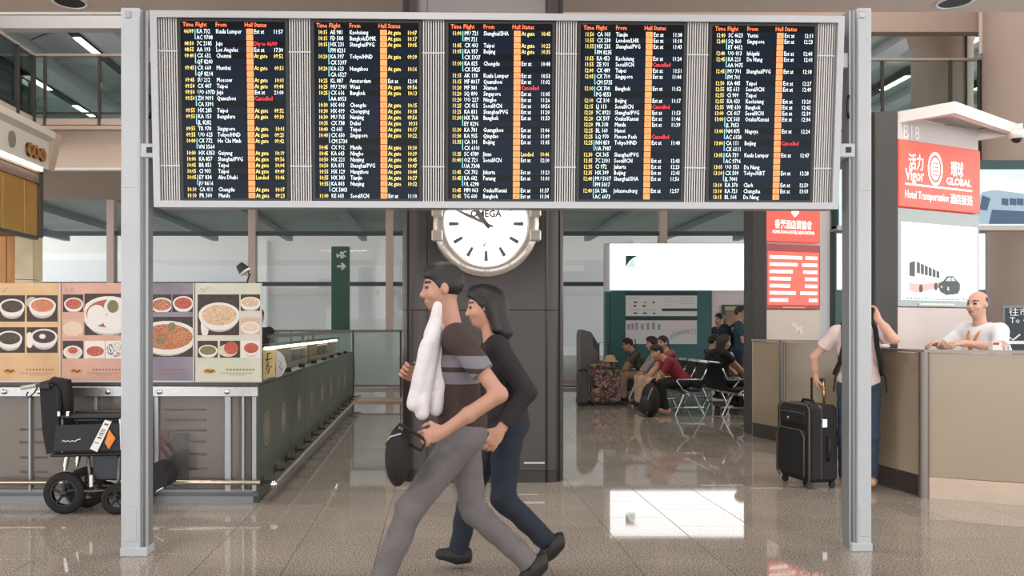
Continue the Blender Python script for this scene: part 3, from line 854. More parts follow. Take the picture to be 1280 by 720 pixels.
# staff member's counter-top signs
ys_ = single('folded_sign', MB().prism([P(329, 437, 7.02), P(343.5, 439, 7.02), P(343.5, 471, 7.02), P(329, 473, 7.02)], (0, .012, 0)), mat('yellow_card', (226, 206, 140), .6, noise=(30, .06)), 'yellow card sign with black brush strokes on the counter corner', 'sign')
bk_ = MB()
for (x0, y0, x1, y1) in ((333, 443, 339, 441), (335, 441, 334, 452), (332, 450, 340, 448), (336, 452, 333, 462), (333, 457, 340, 459), (337, 460, 335, 467)):
    bk_.tube([P(x0, y0, 7.012), P(x1, y1, 7.012)], .004, 5)
part('brush_strokes', bk_, black_plastic, ys_)
ws_ = single('paper_sign', MB().prism([P(344, 437, 7.1), P(350, 440, 7.05), P(355, 446, 7.02), P(358.5, 458, 7.0), P(354, 463, 7.0), P(352, 470, 7.03), P(345, 472, 7.1)], (0, .006, 0)), mat('white_card', (226, 226, 228), .6), 'curled white paper sign beside the yellow card', 'sign')
part('blue_print', MB().tube([P(348, 450, 7.02), P(351, 454, 7.01), P(349, 459, 7.02), P(352, 462, 7.0)], .003, 5), mat('faint_blue_ink', (120, 130, 160), .6), ws_)

# ---- menu boards
def vm(name, cols, sc):
    """food picture print: voronoi cells in the given colours"""
    if name in _mats: return _mats[name]
    m = bpy.data.materials.new(name); m.use_nodes = True; nt = m.node_tree; n = nt.nodes; L = nt.links; b = n['Principled BSDF']
    b.inputs['Roughness'].default_value = .45
    g = n.new('ShaderNodeNewGeometry'); v = n.new('ShaderNodeTexVoronoi'); v.inputs['Scale'].default_value = sc
    t = n.new('ShaderNodeTexNoise'); t.inputs['Scale'].default_value = sc*.7; t.inputs['Detail'].default_value = 3
    L.new(g.outputs['Position'], t.inputs['Vector'])
    mx = n.new('ShaderNodeMixRGB'); mx.inputs[0].default_value = .25; L.new(g.outputs['Position'], mx.inputs[1]); L.new(t.outputs['Color'], mx.inputs[2])
    L.new(mx.outputs[0], v.inputs['Vector'])
    r = n.new('ShaderNodeValToRGB'); r.color_ramp.interpolation = 'CONSTANT'
    sp = n.new('ShaderNodeSeparateColor'); L.new(v.outputs['Color'], sp.inputs[0]); L.new(sp.outputs[0], r.inputs[0])
    e = r.color_ramp.elements
    while len(e) > 1: e.remove(e[-1])
    for i, c in enumerate(cols):
        if i == 0: e[0].position = 0; e[0].color = s2l(c)
        else: e.new(i/len(cols)).color = s2l(c)
    L.new(r.outputs[0], b.inputs['Base Color']); _mats[name] = m; return m
MY = CFY+.03
table_m = mat('print_dark_table', (62, 46, 40), .5, noise=(40, .3)); plate_m = mat('print_white_plate', (232, 228, 222), .5); rim_m = mat('print_plate_shade', (196, 188, 180), .5)
fm_ = {'black': vm('print_black_soup', [(38, 32, 36), (48, 40, 42), (34, 28, 32), (120, 100, 70)], 90), 'orange': vm('print_orange_soup', [(196, 96, 56), (210, 120, 78), (228, 190, 150), (180, 74, 44)], 90),
       'brown': vm('print_brown_soup', [(66, 36, 34), (76, 42, 38), (60, 32, 30)], 60), 'red': vm('print_red_stew', [(176, 64, 50), (196, 84, 64), (160, 48, 40), (214, 130, 96)], 80),
       'noodle': vm('print_noodles', [(214, 140, 90), (190, 92, 60), (226, 176, 124), (150, 60, 46), (92, 84, 56), (206, 120, 84)], 70), 'cream': vm('print_cream_dish', [(226, 196, 160), (212, 172, 132), (236, 214, 186), (190, 140, 100)], 60),
       'pale': vm('print_pale_dish', [(228, 206, 182), (214, 178, 150), (236, 222, 206)], 70), 'green': vm('print_greens', [(92, 100, 58), (130, 128, 80), (180, 160, 116), (60, 66, 44)], 90), 'white': vm('print_white_buns', [(236, 232, 226), (226, 220, 212), (70, 66, 60)], 45)}
def pic(parent, x0, y0, x1, y1, bg, dishes):
    """one printed food picture: rectangle, plates and food, in poster pixels"""
    q = lambda x, y, l: P(x, y, MY-.0165-l)
    mats_ = [bg, plate_m, rim_m]; m_ = MB()
    m_.poly([q(x0, y1, 0), q(x1, y1, 0), q(x1, y0, 0), q(x0, y0, 0)])
    def ov(cx, cy, rx, ry, mi, l):
        m_.mi = mi; pts = []
        for i in range(22):
            t = 2*math.pi*i/22; pts.append(q(min(x1, max(x0, cx+rx*math.cos(t))), min(y1, max(y0, cy-ry*math.sin(t))), l))
        m_.poly(pts)
    for j, d in enumerate(dishes):
        cx, cy, rx, ry, fd, dp = d
        mats_.append(fd if not isinstance(fd, str) else fm_[fd]); mi = len(mats_)-1
        if dp is not None:
            ov(cx, cy+dp, rx*.86, ry, 2, .0004+j*.0012); ov(cx, cy+dp*.5, rx*.96, ry, 1, .0007+j*.0012)
            ov(cx, cy, rx, ry, 1, .001+j*.0012); ov(cx, cy, rx*.84, ry*.8, mi, .0013+j*.0012)
        else: ov(cx, cy, rx, ry, mi, .0013+j*.0012)
    part('food_picture', m_, mats_, parent)
def menu(px0, px1, label, c, c2, sc=3):
    x0, x1 = XP(px0, MY), XP(px1, MY)
    t = thing('menu_board', label, 'menu board', ((x0+x1)/2, MY, CT))
    part('panel', MB().cbox(x0+.004, x1-.004, MY-.015, MY+.01, CT, ZP(354, MY), .003), mat('poster_'+label[:12].replace(' ', '_'), c, .45, noise=(sc, .2), c2=c2), t)
    part('side_strip', MB().box(x1-.007, x1+.002, MY-.0165, MY+.011, CT, ZP(354, MY)), mat('clear_strip', (206, 200, 194), .4), t)
    part('bottom_strip', MB().box(x0, x1, MY-.018, MY+.012, CT-.002, CT+.014), mat('clear_strip', (206, 200, 194), .4), t)
    q = lambda x, y: P(x, y, MY-.0165)
    m_ = MB()
    m_.tube([q(px0+5, 364), q(px0+8, 359), q(px0+12, 361), q(px0+10, 365), q(px0+15, 358), q(px0+20, 360)], .003, 5)
    m_.tube([q(px0+14, 364), q(px0+19, 362), q(px0+25, 361)], .002, 5)
    part('heading_scroll', m_, mat('print_pale_scroll', (232, 220, 206), .6), t)
    m_ = MB(); m_.oval(q(px0+18, 464), Ux, Uz, .055, .02, 18)
    lg = part('logo', m_, mat('print_logo_gold', (206, 152, 70), .5), t)
    m_ = MB(); m_.tube([P(px0+13, 464, MY-.018), P(px0+16, 462.5, MY-.018), P(px0+19, 465, MY-.018), P(px0+23, 463, MY-.018)], .005, 5); part('logo_mark', m_, mat('print_logo_dark', (80, 50, 30), .5), lg)
    m_ = MB()
    for k in range(9): m_.box(XP(px0+40+k*4, MY), XP(px0+42.2+k*4, MY), MY-.0166, MY-.016, ZP(463, MY), ZP(460.8, MY))
    m_.box(XP(px0+32, MY), XP(px0+72, MY), MY-.0166, MY-.016, ZP(466.6, MY), ZP(466, MY)); m_.box(XP(px0+44, MY), XP(px0+64, MY), MY-.0166, MY-.016, ZP(469, MY), ZP(468.5, MY))
    part('small_print', m_, mat('print_small_text', (150, 112, 96), .6), t, kind='stuff')
    return t
b1 = menu(-6, 76.5, 'orange menu board picturing four bowls of sweet soup', (226, 188, 144), (208, 166, 122))
pic(b1, -5, 369, 31, 402, table_m, [(15, 383, 16, 9.5, 'black', 6)]); pic(b1, 33.5, 369, 72, 402, table_m, [(40, 378, 7, 7, rim_m, None), (53, 382, 17, 10, 'orange', 6)])
pic(b1, -5, 409, 31, 441, table_m, [(12, 423, 16, 9.5, 'black', 6)]); pic(b1, 33.5, 409, 72, 441, table_m, [(37, 425, 5, 10, plate_m, None), (55, 421, 17, 10, 'brown', 6), (53, 420.5, 4, 3, plate_m, None)])
b2 = menu(77, 160, 'salmon pink menu board picturing white dumplings in a dish', (220, 174, 156), (204, 152, 134))
pic(b2, 78.5, 368, 104, 390, table_m, [(92, 380, 12, 8, 'red', 3)]); pic(b2, 78.5, 399, 104, 421, mat('print_rose', (214, 176, 156), .5), [(91, 411, 13, 9, 'pale', None)])
pic(b2, 105.5, 367, 158, 419, table_m, [(136, 392, 34, 22, mat('print_clay_dish', (176, 92, 70), .5), 6), (121, 394, 12, 13, plate_m, None), (142, 384, 12, 12, plate_m, None), (144, 402, 15, 11, plate_m, None), (141, 383, 7, 8, fm_['green'], None)])
pic(b2, 78.5, 426, 104, 448, table_m, [(91, 440, 12, 8, 'pale', 2), (91, 438, 6, 4, fm_['red'], None)]); pic(b2, 105.5, 426, 131, 448, plate_m, [(119, 439, 13, 8, 'red', 2)]); pic(b2, 132, 426, 158, 448, plate_m, [(145, 437, 12, 9, 'white', None)])
b3 = menu(160.5, 243, 'purple menu board picturing a big plate of fried noodles', (122, 112, 130), (150, 140, 156))
pic(b3, 163, 368, 214, 390, table_m, [(202, 381, 14, 9, 'noodle', 2), (174, 381, 12, 8, 'cream', 2)]); pic(b3, 215.5, 368, 241, 390, table_m, [(229, 379, 13, 9, 'red', 3)])
pic(b3, 163, 396, 241, 446, table_m, [(209, 421, 38, 20, 'noodle', 4), (215, 408, 5, 5, fm_['green'], None), (200, 426, 6, 4, fm_['green'], None)])
b4 = menu(244, 327, 'pale green menu board picturing a clay pot stew', (220, 212, 200), (204, 208, 186), sc=4)
pic(b4, 247, 368, 299, 419, table_m, [(256, 408, 5, 14, plate_m, None), (274, 394, 26, 16, 'cream', 5)]); pic(b4, 301, 368, 325, 388.5, table_m, [(313, 378, 13, 7, 'cream', 4)]); pic(b4, 301, 397, 325, 418, mat('print_rose', (214, 176, 156), .5), [(313, 409, 12, 7, 'pale', 3)])
pic(b4, 247, 426, 272, 447, table_m, [(260, 438, 12, 7, 'green', 3)]); pic(b4, 275, 426, 300, 447, table_m, [(285, 438, 12, 8, 'pale', None), (289, 435, 9, 8, fm_['red'], None)]); pic(b4, 301, 426, 325, 447, plate_m, [(314, 435, 11, 8, 'red', 3)])

# small spot lamp behind the menu boards
LY = 7.05
lp = thing('clip_lamp', 'small black and white clip lamp above the pale green menu board', 'lamp', (XP(308, LY), LY, CT))
part('stem', MB().tube([(XP(309, LY), LY, CT-.004), P(309, 352, LY), P(312, 343, LY), P(308, 335, LY), P(303, 332, LY)], .008, 8), black_plastic, lp)
part('head', MB().cyl(P(299, 331, LY), P(306, 339, LY), .035, .055, 16), black_plastic, lp)
part('face', MB().cyl(P(306, 339, LY), P(307.5, 341, LY), .056, .05, 16), white_paint, lp)
part('arm', MB().tube([P(303, 341, LY), P(309, 345, LY), P(312, 340, LY)], .006, 6), chrome, lp)
# chrome rail end above the boards' foot
# ---- shop front with white fascia, gold panels
sf = thing('shop_canopy', 'white shop canopy with gold lettering above gold cabinets', 'shop front', (-4.4, 7, 3.0))
fx_, y0s, y1s = -3.89, 4.6, 7.98
part('fascia', MB().prism([(fx_, y0s, 3.03), (fx_, y0s, 3.30), (fx_+.07, y0s, 3.335), (fx_+.07, y0s, 3.40), (fx_-.9, y0s, 3.46), (fx_-.9, y0s, 3.03)], (0, y1s-y0s, 0)), mat('cream_white_fascia', (226, 219, 208), .5), sf)
part('end_cap', MB().prism([(fx_, y1s, 3.03), (fx_-.9, y1s, 3.03), (fx_-.9, y1s, 3.46), (fx_+.07, y1s, 3.40), (fx_+.07, y1s, 3.335)], (0, .12, 0)), mat('beige_end', (202, 180, 160), .5), sf)
gold = mat('polished_gold', (196, 150, 84), .25, .9); goldp = mat('gold_panel', (196, 150, 78), .3, .55, noise=(2, .12))
tx = MB(); g_, f_ = text_geo('coo', .02, 3)
for dx in (0, .012, .024):
    tx.add([(fx_+.004+dx, 7.52+p[0]*.24, 3.085+p[1]*.26) for p in g_], f_)
part('lettering', tx, gold, sf)
part('oval_logo', MB().prism([(fx_+.001, 7.28+.05*math.cos(t), 3.17+.075*math.sin(t)) for t in [2*math.pi*i/20 for i in range(20)]], (.02, 0, 0)), mat('logo_grey', (150, 146, 140), .4, .4), sf)
tx = MB(); tx.add([(fx_+.004, 6.75+p[0]*.2, 3.09+p[1]*.24) for p in text_geo('co', .02, 3)[0]], text_geo('co', .02, 3)[1]); part('lettering', tx, gold, sf)
part('light_tube', MB().cyl((fx_-.03, y0s, 3.01), (fx_-.03, 7.9, 3.01), .016, n=8), emis('cove_tube', (255, 246, 232), 6.0), sf, label='white strip light under the fascia')
part('soffit', MB().box(fx_-.9, fx_-.06, y0s, 7.98, 2.98, 3.03), mat('brown_soffit', (118, 98, 82), .5), sf)
part('soffit_face', MB().box(fx_-.11, fx_-.07, y0s, 7.98, 2.88, 3.0), mat('brown_soffit', (118, 98, 82), .5), sf)
part('end_frame', MB().box(fx_-.12, fx_-.06, 7.94, 8.0, 2.35, 3.0), steel_dark, sf)
ys = [4.6, 5.4, 6.2, 7.05, 7.3, 7.68, 7.94]
for i in range(6): part('gold_panel', MB().cbox(fx_-.13, fx_-.085, ys[i]+.003, ys[i+1]-.003, 2.36, 2.9, .004), goldp, sf)
part('panel_foot', MB().box(fx_-.14, fx_-.08, 4.6, 7.94, 2.325, 2.36), steel_dark, sf)
part('cabinet_body', MB().box(fx_-.9, fx_-.13, 4.6, 7.94, 2.36, 2.98), wd_, sf)
wl = struct('wall_shop', MB().box(-6.6, XP(20, 8.7), 8.7, 8.9, 0, 3.0), mat('amber_wood_wall', (186, 128, 62), .45, noise=(3, .15), stretch=(4, 1, .6)))
for k, px in enumerate((-60, -30, 8)): part('wood_joint', MB().box(XP(px, 8.7)-.004, XP(px, 8.7)+.004, 8.697, 8.71, 0, 2.98), wd2, wl)
part('marble_panel', MB().box(XP(20, 8.7), XP(42, 8.7), 8.68, 8.9, 1.98, 3.0), mat('cream_marble', (206, 188, 152), .3, noise=(3, .12)), wl)
part('marble_panel', MB().box(XP(20, 8.7), XP(42, 8.7), 8.68, 8.9, 0, 1.974), mat('cream_marble', (206, 188, 152), .3, noise=(3, .12)), wl)

# ---- green exit pylon and glass barrier in front of the windows
EY = 17.0
ex_ = thing('exit_pylon', 'dark green pylon with a running figure and an arrow', 'sign', (XP(425.5, EY), EY, 0))
x0, x1 = XP(414, EY), XP(436.5, EY)
part('body', MB().cbox(x0, x1, EY, EY+.16, 0, ZP(308, EY), .008), mat('exit_green', (24, 80, 58), .4), ex_)
m_ = MB(); q = lambda x, y: P(x, y, EY-.008)
m_.tube([q(421.5, 322), q(424, 319), q(427, 319.5)], .02, 6); m_.tube([q(427, 319.5), q(426, 323)], .02, 6); m_.tube([q(428.5, 323), q(428.5, 315.5), q(433, 314)], .02, 6); m_.tube([q(429, 319), q(432, 321)], .018, 6); m_.ell(q(426.5, 316), (.03, .01, .03))
m_.tube([q(421.5, 317), q(421.5, 321)], .015, 6)
part('running_figure', m_, white_print, ex_)
m_ = MB(); m_.tube([q(421.5, 333), q(431, 333)], .025, 6); m_.tube([q(427, 329), q(431.5, 333), q(427, 337)], .025, 6)
part('arrow', m_, white_print, ex_)
BY = 16.1
ba = thing('glass_barrier', 'waist high glass barrier with a bronze top rail by the windows', 'barrier', (-1.6, BY, 0))
frost = glass('frosted_barrier_glass', (214, 228, 224), 1.0, haze=.45, hazec=(214, 226, 222))
pxs = [330, 378, 441.5, 501]
part('top_rail', MB().cbox(XP(300, BY), XP(505, BY), BY-.03, BY+.03, ZP(415, BY), ZP(412.2, BY), .006), mat('rail_taupe', (120, 112, 104), .4, .5), ba)
part('bottom_rail', MB().cbox(XP(300, BY), XP(505, BY), BY-.02, BY+.02, ZP(483.5, BY), ZP(481, BY), .006), mat('rail_taupe', (120, 112, 104), .4, .5), ba)
for i, px in enumerate(pxs): part('post', MB().cbox(XP(px, BY)-.02, XP(px, BY)+.02, BY-.03, BY+.02, 0, ZP(413, BY), .005), rail_m, ba)
for i in range(3): part('glass_pane', MB().box(XP(pxs[i], BY)+.03, XP(pxs[i+1], BY)-.03, BY-.006, BY+.006, ZP(481, BY), ZP(415, BY)), frost, ba)
# ================================================================== FOLDING WHEELCHAIR BESIDE THE LEFT POST
WY = 6.24                                   # near side of the chair
q = lambda x, y, dy=0.0: P(x, y, WY)+Vector((0, dy, 0))
k_ = WY/F
wc = thing('wheelchair', 'black power wheelchair with small wheels parked at the counter', 'wheelchair', (XP(105, WY), WY+.12, 0))
navy = mat('wheelchair_navy_fabric', (40, 42, 48), .65, bump=(200, .1)); blk = mat('wheelchair_black_fabric', (20, 20, 22), .7)
def wheel(name, cx, r, y, wdt, spokes=5):
    c = Vector((cx, y, r))
    t = part(name, MB().lathe(c, (0, 1, 0), [(r*.66, -.001), (r*.72, -.004), (r*.93, 0), (r, wdt*.25), (r, wdt*.75), (r*.93, wdt), (r*.72, wdt), (r*.66, wdt)], 36), black_rubber, wc)
    hb = MB().lathe(c, (0, 1, 0), [(.001, -.006), (r*.16, -.006), (r*.18, .004), (r*.18, wdt)], 18)
    hb.lathe(c, (0, 1, 0), [(r*.58, .004), (r*.68, .0), (r*.68, wdt), (r*.58, wdt-.004), (r*.58, .004)], 36)
    h_ = part('hub', hb, mat('hub_grey', (28, 28, 30), .45), t)
    for i in range(spokes):
        a = 2*math.pi*i/spokes+.3; d = Vector((math.cos(a), 0, math.sin(a)))
        part('spoke', MB().cyl(c+d*r*.15+Uy*.015, c+d*r*.62+Uy*.015, r*.07, n=6), mat('hub_grey', (28, 28, 30), .45), h_)
    return t
rw = .163
wheel('rear_wheel', XP(80.5, WY), rw, WY-.02, .055); wheel('rear_wheel', XP(92, WY), rw, WY+.2, .055)
wheel('front_caster', XP(146, WY), .117, WY-.03, .04); wheel('front_caster', XP(154, WY), .117, WY+.19, .04)
# backrest, push handles, straps
bp = [q(49, 478), q(60, 475), q(70, 477), q(73, 500), q(74, 540), q(73, 565), q(58, 568), q(53, 540)]
part('backrest', MB().prism(bp, (0, .26, 0)), blk, wc)
for dy in (0, .24):
    hgl = part('push_handle', MB().tube([q(68, 482, dy), q(58, 479, dy), q(45, 482, dy), q(40, 483, dy)], .011, 8), steel_dark, wc)
    part('grip', MB().tube([q(45, 482, dy), q(36, 483.5, dy), q(26.5, 485, dy)], .016, 10), mat('grip_ivory', (196, 188, 176), .5), hgl)
    part('brake_lever', MB().tube([q(47, 484, dy), q(43, 491, dy), q(36, 497, dy), q(33, 494, dy), q(35, 490, dy)], .006, 6), black_plastic, hgl)
part('brake_housing', MB().cbox(XP(50, WY), XP(64, WY), WY-.02, WY+.03, ZP(487, WY), ZP(478, WY), .01), black_plastic, wc)
jk = MB(); jk.smooth = True
jk.tube([q(62, 478, -.02), q(70, 475, -.03), q(78, 477, -.03), q(83, 484, -.03), q(84.5, 500, -.025), q(86, 519, -.02)], [.014, .03, .036, .03, .026, .018], 10)
jk.tube([q(73, 478, -.015), q(76, 490, -.03), q(77, 505, -.03), q(77, 518, -.02)], [.02, .026, .024, .016], 10)
part('draped_harness', jk, blk, wc)
for x in (77, 88): part('buckle', MB().cbox(XP(x-2.5, WY), XP(x+1.5, WY), WY-.045, WY-.02, ZP(520, WY), ZP(513.5, WY), .004), chrome, wc)
# arm rests and side panels
for dy in (-.02, .22):
    part('armrest', MB().cbox(XP(76, WY), XP(152, WY), WY+dy, WY+dy+.05, ZP(524, WY), ZP(517, WY), .012), black_plastic, wc)
    for xx, yy in ((150, 562), (78, 566)): part('arm_support', MB().cyl(q(xx, 523, dy+.02), q(xx, yy, dy+.02), .01, n=8), chrome if xx > 100 and dy < 0 else steel_dark, wc)
sp = part('side_panel', MB().prism([q(72, 531, -.03), q(150, 529, -.03), q(151, 562, -.03), q(69, 563, -.03)], (0, .02, 0)), navy, wc)
part('script_logo', MB().tube([q(80, 551.5, -.034), q(82, 549.5, -.034), q(84, 551.5, -.034), q(87, 550, -.034), q(90, 551.5, -.034), q(93, 550, -.034), q(96, 551, -.034), q(99, 549, -.034), q(103, 548, -.034)], .0036, 5), white_print, sp)
part('side_panel', MB().prism([q(72, 531, .24), q(150, 529, .24), q(151, 562, .24), q(69, 563, .24)], (0, .02, 0)), navy, wc)
part('seat', MB().cbox(XP(66, WY), XP(153, WY), WY-.005, WY+.235, ZP(568, WY), ZP(560, WY), .015), blk, wc)
part('seat_frame', MB().tube([q(66, 569, -.02), q(152, 567, -.02)], .012, 8).tube([q(66, 569, .23), q(152, 567, .23)], .012, 8).tube([q(66, 569, -.02), q(66, 569, .23)], .012, 8), black_plastic, wc)
part('battery_box', MB().cbox(XP(114, WY), XP(150, WY), WY+.02, WY+.2, ZP(601, WY), ZP(568, WY), .012), mat('battery_slate', (50, 56, 64), .5), wc)
for dy in (0, .21):
    for pts in (((110, 566), (112, 590), (113, 614)), ((84, 613), (113, 614), (146, 612)), ((149, 566), (148, 600), (147, 618))): part('frame_tube', MB().tube([q(x, y, dy) for x, y in pts], .013, 8), steel_dark, wc)
    part('shock_absorber', MB().cyl(q(85, 568, dy-.01), q(82, 588, dy-.01), .012, n=10).cyl(q(84.6, 571, dy-.01), q(82.6, 583, dy-.01), .019, n=10), chrome, wc)
part('reflector', MB().cbox(XP(113.5, WY), XP(117, WY), WY-.03, WY-.01, ZP(608, WY), ZP(593, WY), .003), white_print, wc)
part('silver_bar', MB().cyl(q(125, 602, .1), q(148, 601, .1), .012, n=8), chrome, wc)
# foot rest, seen past the post
for dy in (.02, .2): part('leg_rest', MB().tube([q(152, 560, dy), q(170, 575, dy), q(186, 600, dy)], .014, 8), black_plastic, wc)
ft = part('footplate', MB().prism([q(176, 590, 0), q(190, 580, 0), q(203, 583, 0), q(210.5, 597, 0), q(207, 609, 0), q(192, 616, 0), q(178, 612, 0)], (0, .24, 0)), blk, wc)
part('foot_clip', MB().tube([q(194, 617, -.01), q(199, 612, -.01), q(205, 609, -.01)], .007, 6), chrome, ft)
# luggage tags
tg = single('luggage_tag', MB().prism([q(134, 524, -.045), q(142.5, 526, -.045), q(124.5, 564, -.045), q(115.5, 560, -.045)], (0, .002, 0)), white_print, 'long white paper tag tied to the wheelchair armrest', 'tag')
bc_ = MB()
d1 = (q(115.5, 560)-q(134, 524)); d2 = (q(142.5, 526)-q(134, 524)); o_ = q(134, 524, -.0455)
for f0, f1 in ((.1, .16), (.3, .34), (.37, .39), (.42, .47), (.5, .52), (.56, .62), (.75, .78)):
    bc_.quad(o_+d1*f0+d2*.2, o_+d1*f0+d2*.8, o_+d1*f1+d2*.8, o_+d1*f1+d2*.2)
part('printed_bars', bc_, mat('tag_ink', (110, 112, 116), .6), tg)
tg = single('luggage_tag', MB().prism([q(134, 552, -.047), q(139.5, 536, -.047), q(147.5, 547, -.047), q(139, 560.5, -.047)], (0, .002, 0)), mat('orange_tag', (236, 140, 52), .55), 'orange diamond shaped tag hanging on the wheelchair', 'tag')
part('tag_symbol', MB().tube([q(139, 551, -.0485), q(141.5, 545, -.0485), q(143, 549, -.0485)], .003, 5), mat('tag_symbol_cream', (250, 214, 160), .6), tg)
# ================================================================== RIGHT: TWO INFORMATION KIOSKS
taupe = glass('kiosk_taupe_glass', (190, 180, 165), 1.0)
tp = mat('taupe_backpainted_glass', (160, 144, 122), .12, noise=(1.1, .03)); kick_d = mat('dark_kick_steel', (86, 80, 74), .3, .6); kick_l = mat('beige_kick_steel', (186, 168, 150), .35, .5, noise=(4, .05))
post_m = mat('desk_post_steel', (128, 120, 116), .35, .6); top_m = mat('desk_top_edge', (150, 140, 132), .35, .3)
def wall_piece(mb, a, b, z0, z1, th):
    a = Vector((a[0], a[1], 0)); b = Vector((b[0], b[1], 0)); d = (b-a).normalized(); nrm = Vector((d.y, -d.x, 0))
    return mb.prism([a+Uz*z0, b+Uz*z0, b+Uz*z1, a+Uz*z1], -nrm*th)
def desk(label, pts, zt, kicks, nposts):
    t = thing('information_desk', label, 'desk', (pts[1][0], pts[1][1], 0), group='information desks')
    for i in range(len(pts)-1):
        a, b = Vector((*pts[i], 0)), Vector((*pts[i+1], 0)); d = (b-a).normalized()
        a2, b2 = a+d*.02, b-d*.02
        part('panel', wall_piece(MB(), a2, b2, .185, zt-.03, .03), tp, t)
        part('kick_plate', wall_piece(MB(), a2, b2, 0, .18, .025), kicks[i], t)
        nrm = Vector((d.y, -d.x, 0))
        part('top_edge', MB().prism([a+nrm*.012+Uz*(zt-.025), b+nrm*.012+Uz*(zt-.025), b+nrm*.012+Uz*zt, a+nrm*.012+Uz*zt], -nrm*.1), top_m, t)
        part('work_surface', MB().prism([a-nrm*.08+Uz*(zt-.2), b-nrm*.08+Uz*(zt-.2), b-nrm*.6+Uz*(zt-.2), a-nrm*.6+Uz*(zt-.2)], Uz*.03), white_paint, t)
    for i in nposts:
        p = Vector((*pts[i], 0))
        part('corner_post', MB().cyl(p, p+Uz*(zt-.02), .04, n=14), post_m, t)
    return t
ZT = 1.265
desk('taupe glass desk where a man in a white shirt sits', [(4.285, 7.87), (4.065, 7.5), (4.15, 6.84), (5.35, 6.25), (6.4, 6.4)], ZT, [kick_d, kick_d, kick_l, kick_l], [2, 3])
desk('taupe glass desk under the red list of hotels', [(4.262, 10.87), (4.21, 10.74), (4.36, 10.14), (5.6, 9.44)], 1.3, [kick_d, kick_d, kick_d], [2])

red_s = mat('red_sign_face', (232, 84, 66), .35, emit=(236, 78, 60), es=.55); wht_e = emis('lit_white_letters', (255, 250, 246), 1.25)
dk = mat('charcoal_cladding', (62, 60, 58), .45)
def kiosk(nm, label, A, B, pil_w):
    A, B = Vector(A), Vector(B); d = (B-A).normalized(); L = (B-A).length
    T = frame((A.x, A.y, 0), d, (0, 0, 1))        # x along the sign, -y towards the viewer
    t = thing(nm, label, 'sign kiosk', (A.x, A.y, 0))
    return t, T, L, d
# --- near kiosk
kA, kB = (4.52, 7.9, 0), (5.68, 8.43, 0)
kn, T, L, d = kiosk('sign_kiosk', 'kiosk with a red hotel transport sign above a bus and car picture', kA, kB, .22)
part('pillar', MB().cbox(4.30, 4.53, 7.88, 8.15, 0, ZP(140, 7.9), .008), dk, kn)
part('back_wall', MB(T).box(0, L, .04, .14, 0, 3.52), mat('kiosk_grey', (196, 196, 196), .5), kn)
part('top_plate', MB(T).cbox(.0, L, -.01, .04, 3.315, 3.53, .004), mat('pale_plate', (196, 192, 190), .4), kn)
tx = MB(T); tx.text('B18', (.08, -.014, 3.335), Ux, Uz, .19, .85, offset=.006, res=2); part('number', tx, white_print, kn)
rs = part('red_sign', MB(T).cbox(0, L, -.03, .04, 2.65, 3.31, .006), red_s, kn)
tx = MB(T); e = -.033
tx.text('活力', (.14, e, 3.04), Ux, Uz, .17, fit=.22, offset=.008, res=2); tx.text('Vigor', (.09, e, 2.92), Ux, Uz, .16, fit=.28, offset=.01, res=2)
tx.text('環球', (.79, e, 3.02), Ux, Uz, .17, fit=.2, offset=.008, res=2); tx.text('GLOBAL', (.72, e, 2.92), Ux, Uz, .1, fit=.4, offset=.02, res=2)
tx.box(.09, 1.13, e-.001, e, 2.868, 2.885)
tx.text('Hotel Transportation', (.09, e, 2.74), Ux, Uz, .11, fit=.66, offset=.006, res=2); tx.text('酒店接送', (.78, e, 2.735), Ux, Uz, .11, fit=.36, offset=.01, res=2)
for k in range(36):
    t0, t1 = 2*math.pi*k/36, 2*math.pi*(k+1)/36; f_ = lambda r, t: (.545+r*.115*math.cos(t), e, 3.06+r*.17*math.sin(t))
    tx.quad(f_(.82, t0), f_(1, t0), f_(1, t1), f_(.82, t1))
tx.poly([(.545+.07*math.cos(2*math.pi*k/20), e, 3.06+.115*math.sin(2*math.pi*k/20)) for k in range(20)])
part('sign_lettering', tx, wht_e, rs)
tx = MB(T)
for zz in (2.99, 3.03, 3.07, 3.11): tx.box(.50, .59, e-.003, e-.0005, zz, zz+.012)
part('logo_lines', tx, red_s, rs)
frm = mat('lightbox_grey_frame', (150, 156, 156), .4, .4)
lb = part('picture_lightbox', MB(T).cbox(.0, L, -.02, .04, 1.66, 2.64, .006), frm, kn)
part('lit_face', MB(T).box(.045, L-.045, -.024, -.018, 1.73, 2.5), emis('lit_poster_white', (244, 252, 250), 1.25), lb)
e = -.026
def pv(x, z): return (x, e, z)
bus_d = mat('print_bus_dark', (70, 84, 80), .5); bus_r = mat('print_bus_pink', (236, 190, 186), .5); car_d = mat('print_car_dark', (58, 70, 70), .5)
m_ = MB(T); m_.poly([pv(.15, 2.12), pv(.15, 1.82), pv(.25, 1.79), pv(.62, 1.85), pv(.64, 2.03), pv(.25, 2.16)]); part('bus_print', m_, mat('print_bus_white', (222, 226, 224), .5, emit=(228, 232, 230), es=.8), lb)
e = -.0275
for i in range(6):
    x = .27+i*.06; part('bus_window_print', MB(T).poly([pv(x, 2.0-i*.008), pv(x+.048, 1.995-i*.008), pv(x+.048, 2.1-i*.016), pv(x, 2.115-i*.016)]), bus_d, lb)
part('bus_windscreen_print', MB(T).poly([pv(.155, 1.97), pv(.24, 1.96), pv(.245, 2.12), pv(.16, 2.1)]), bus_d, lb)
part('bus_skirt_print', MB(T).poly([pv(.15, 1.9), pv(.15, 1.83), pv(.25, 1.80), pv(.62, 1.86), pv(.62, 1.91), pv(.25, 1.89)]), bus_r, lb)
e = -.029
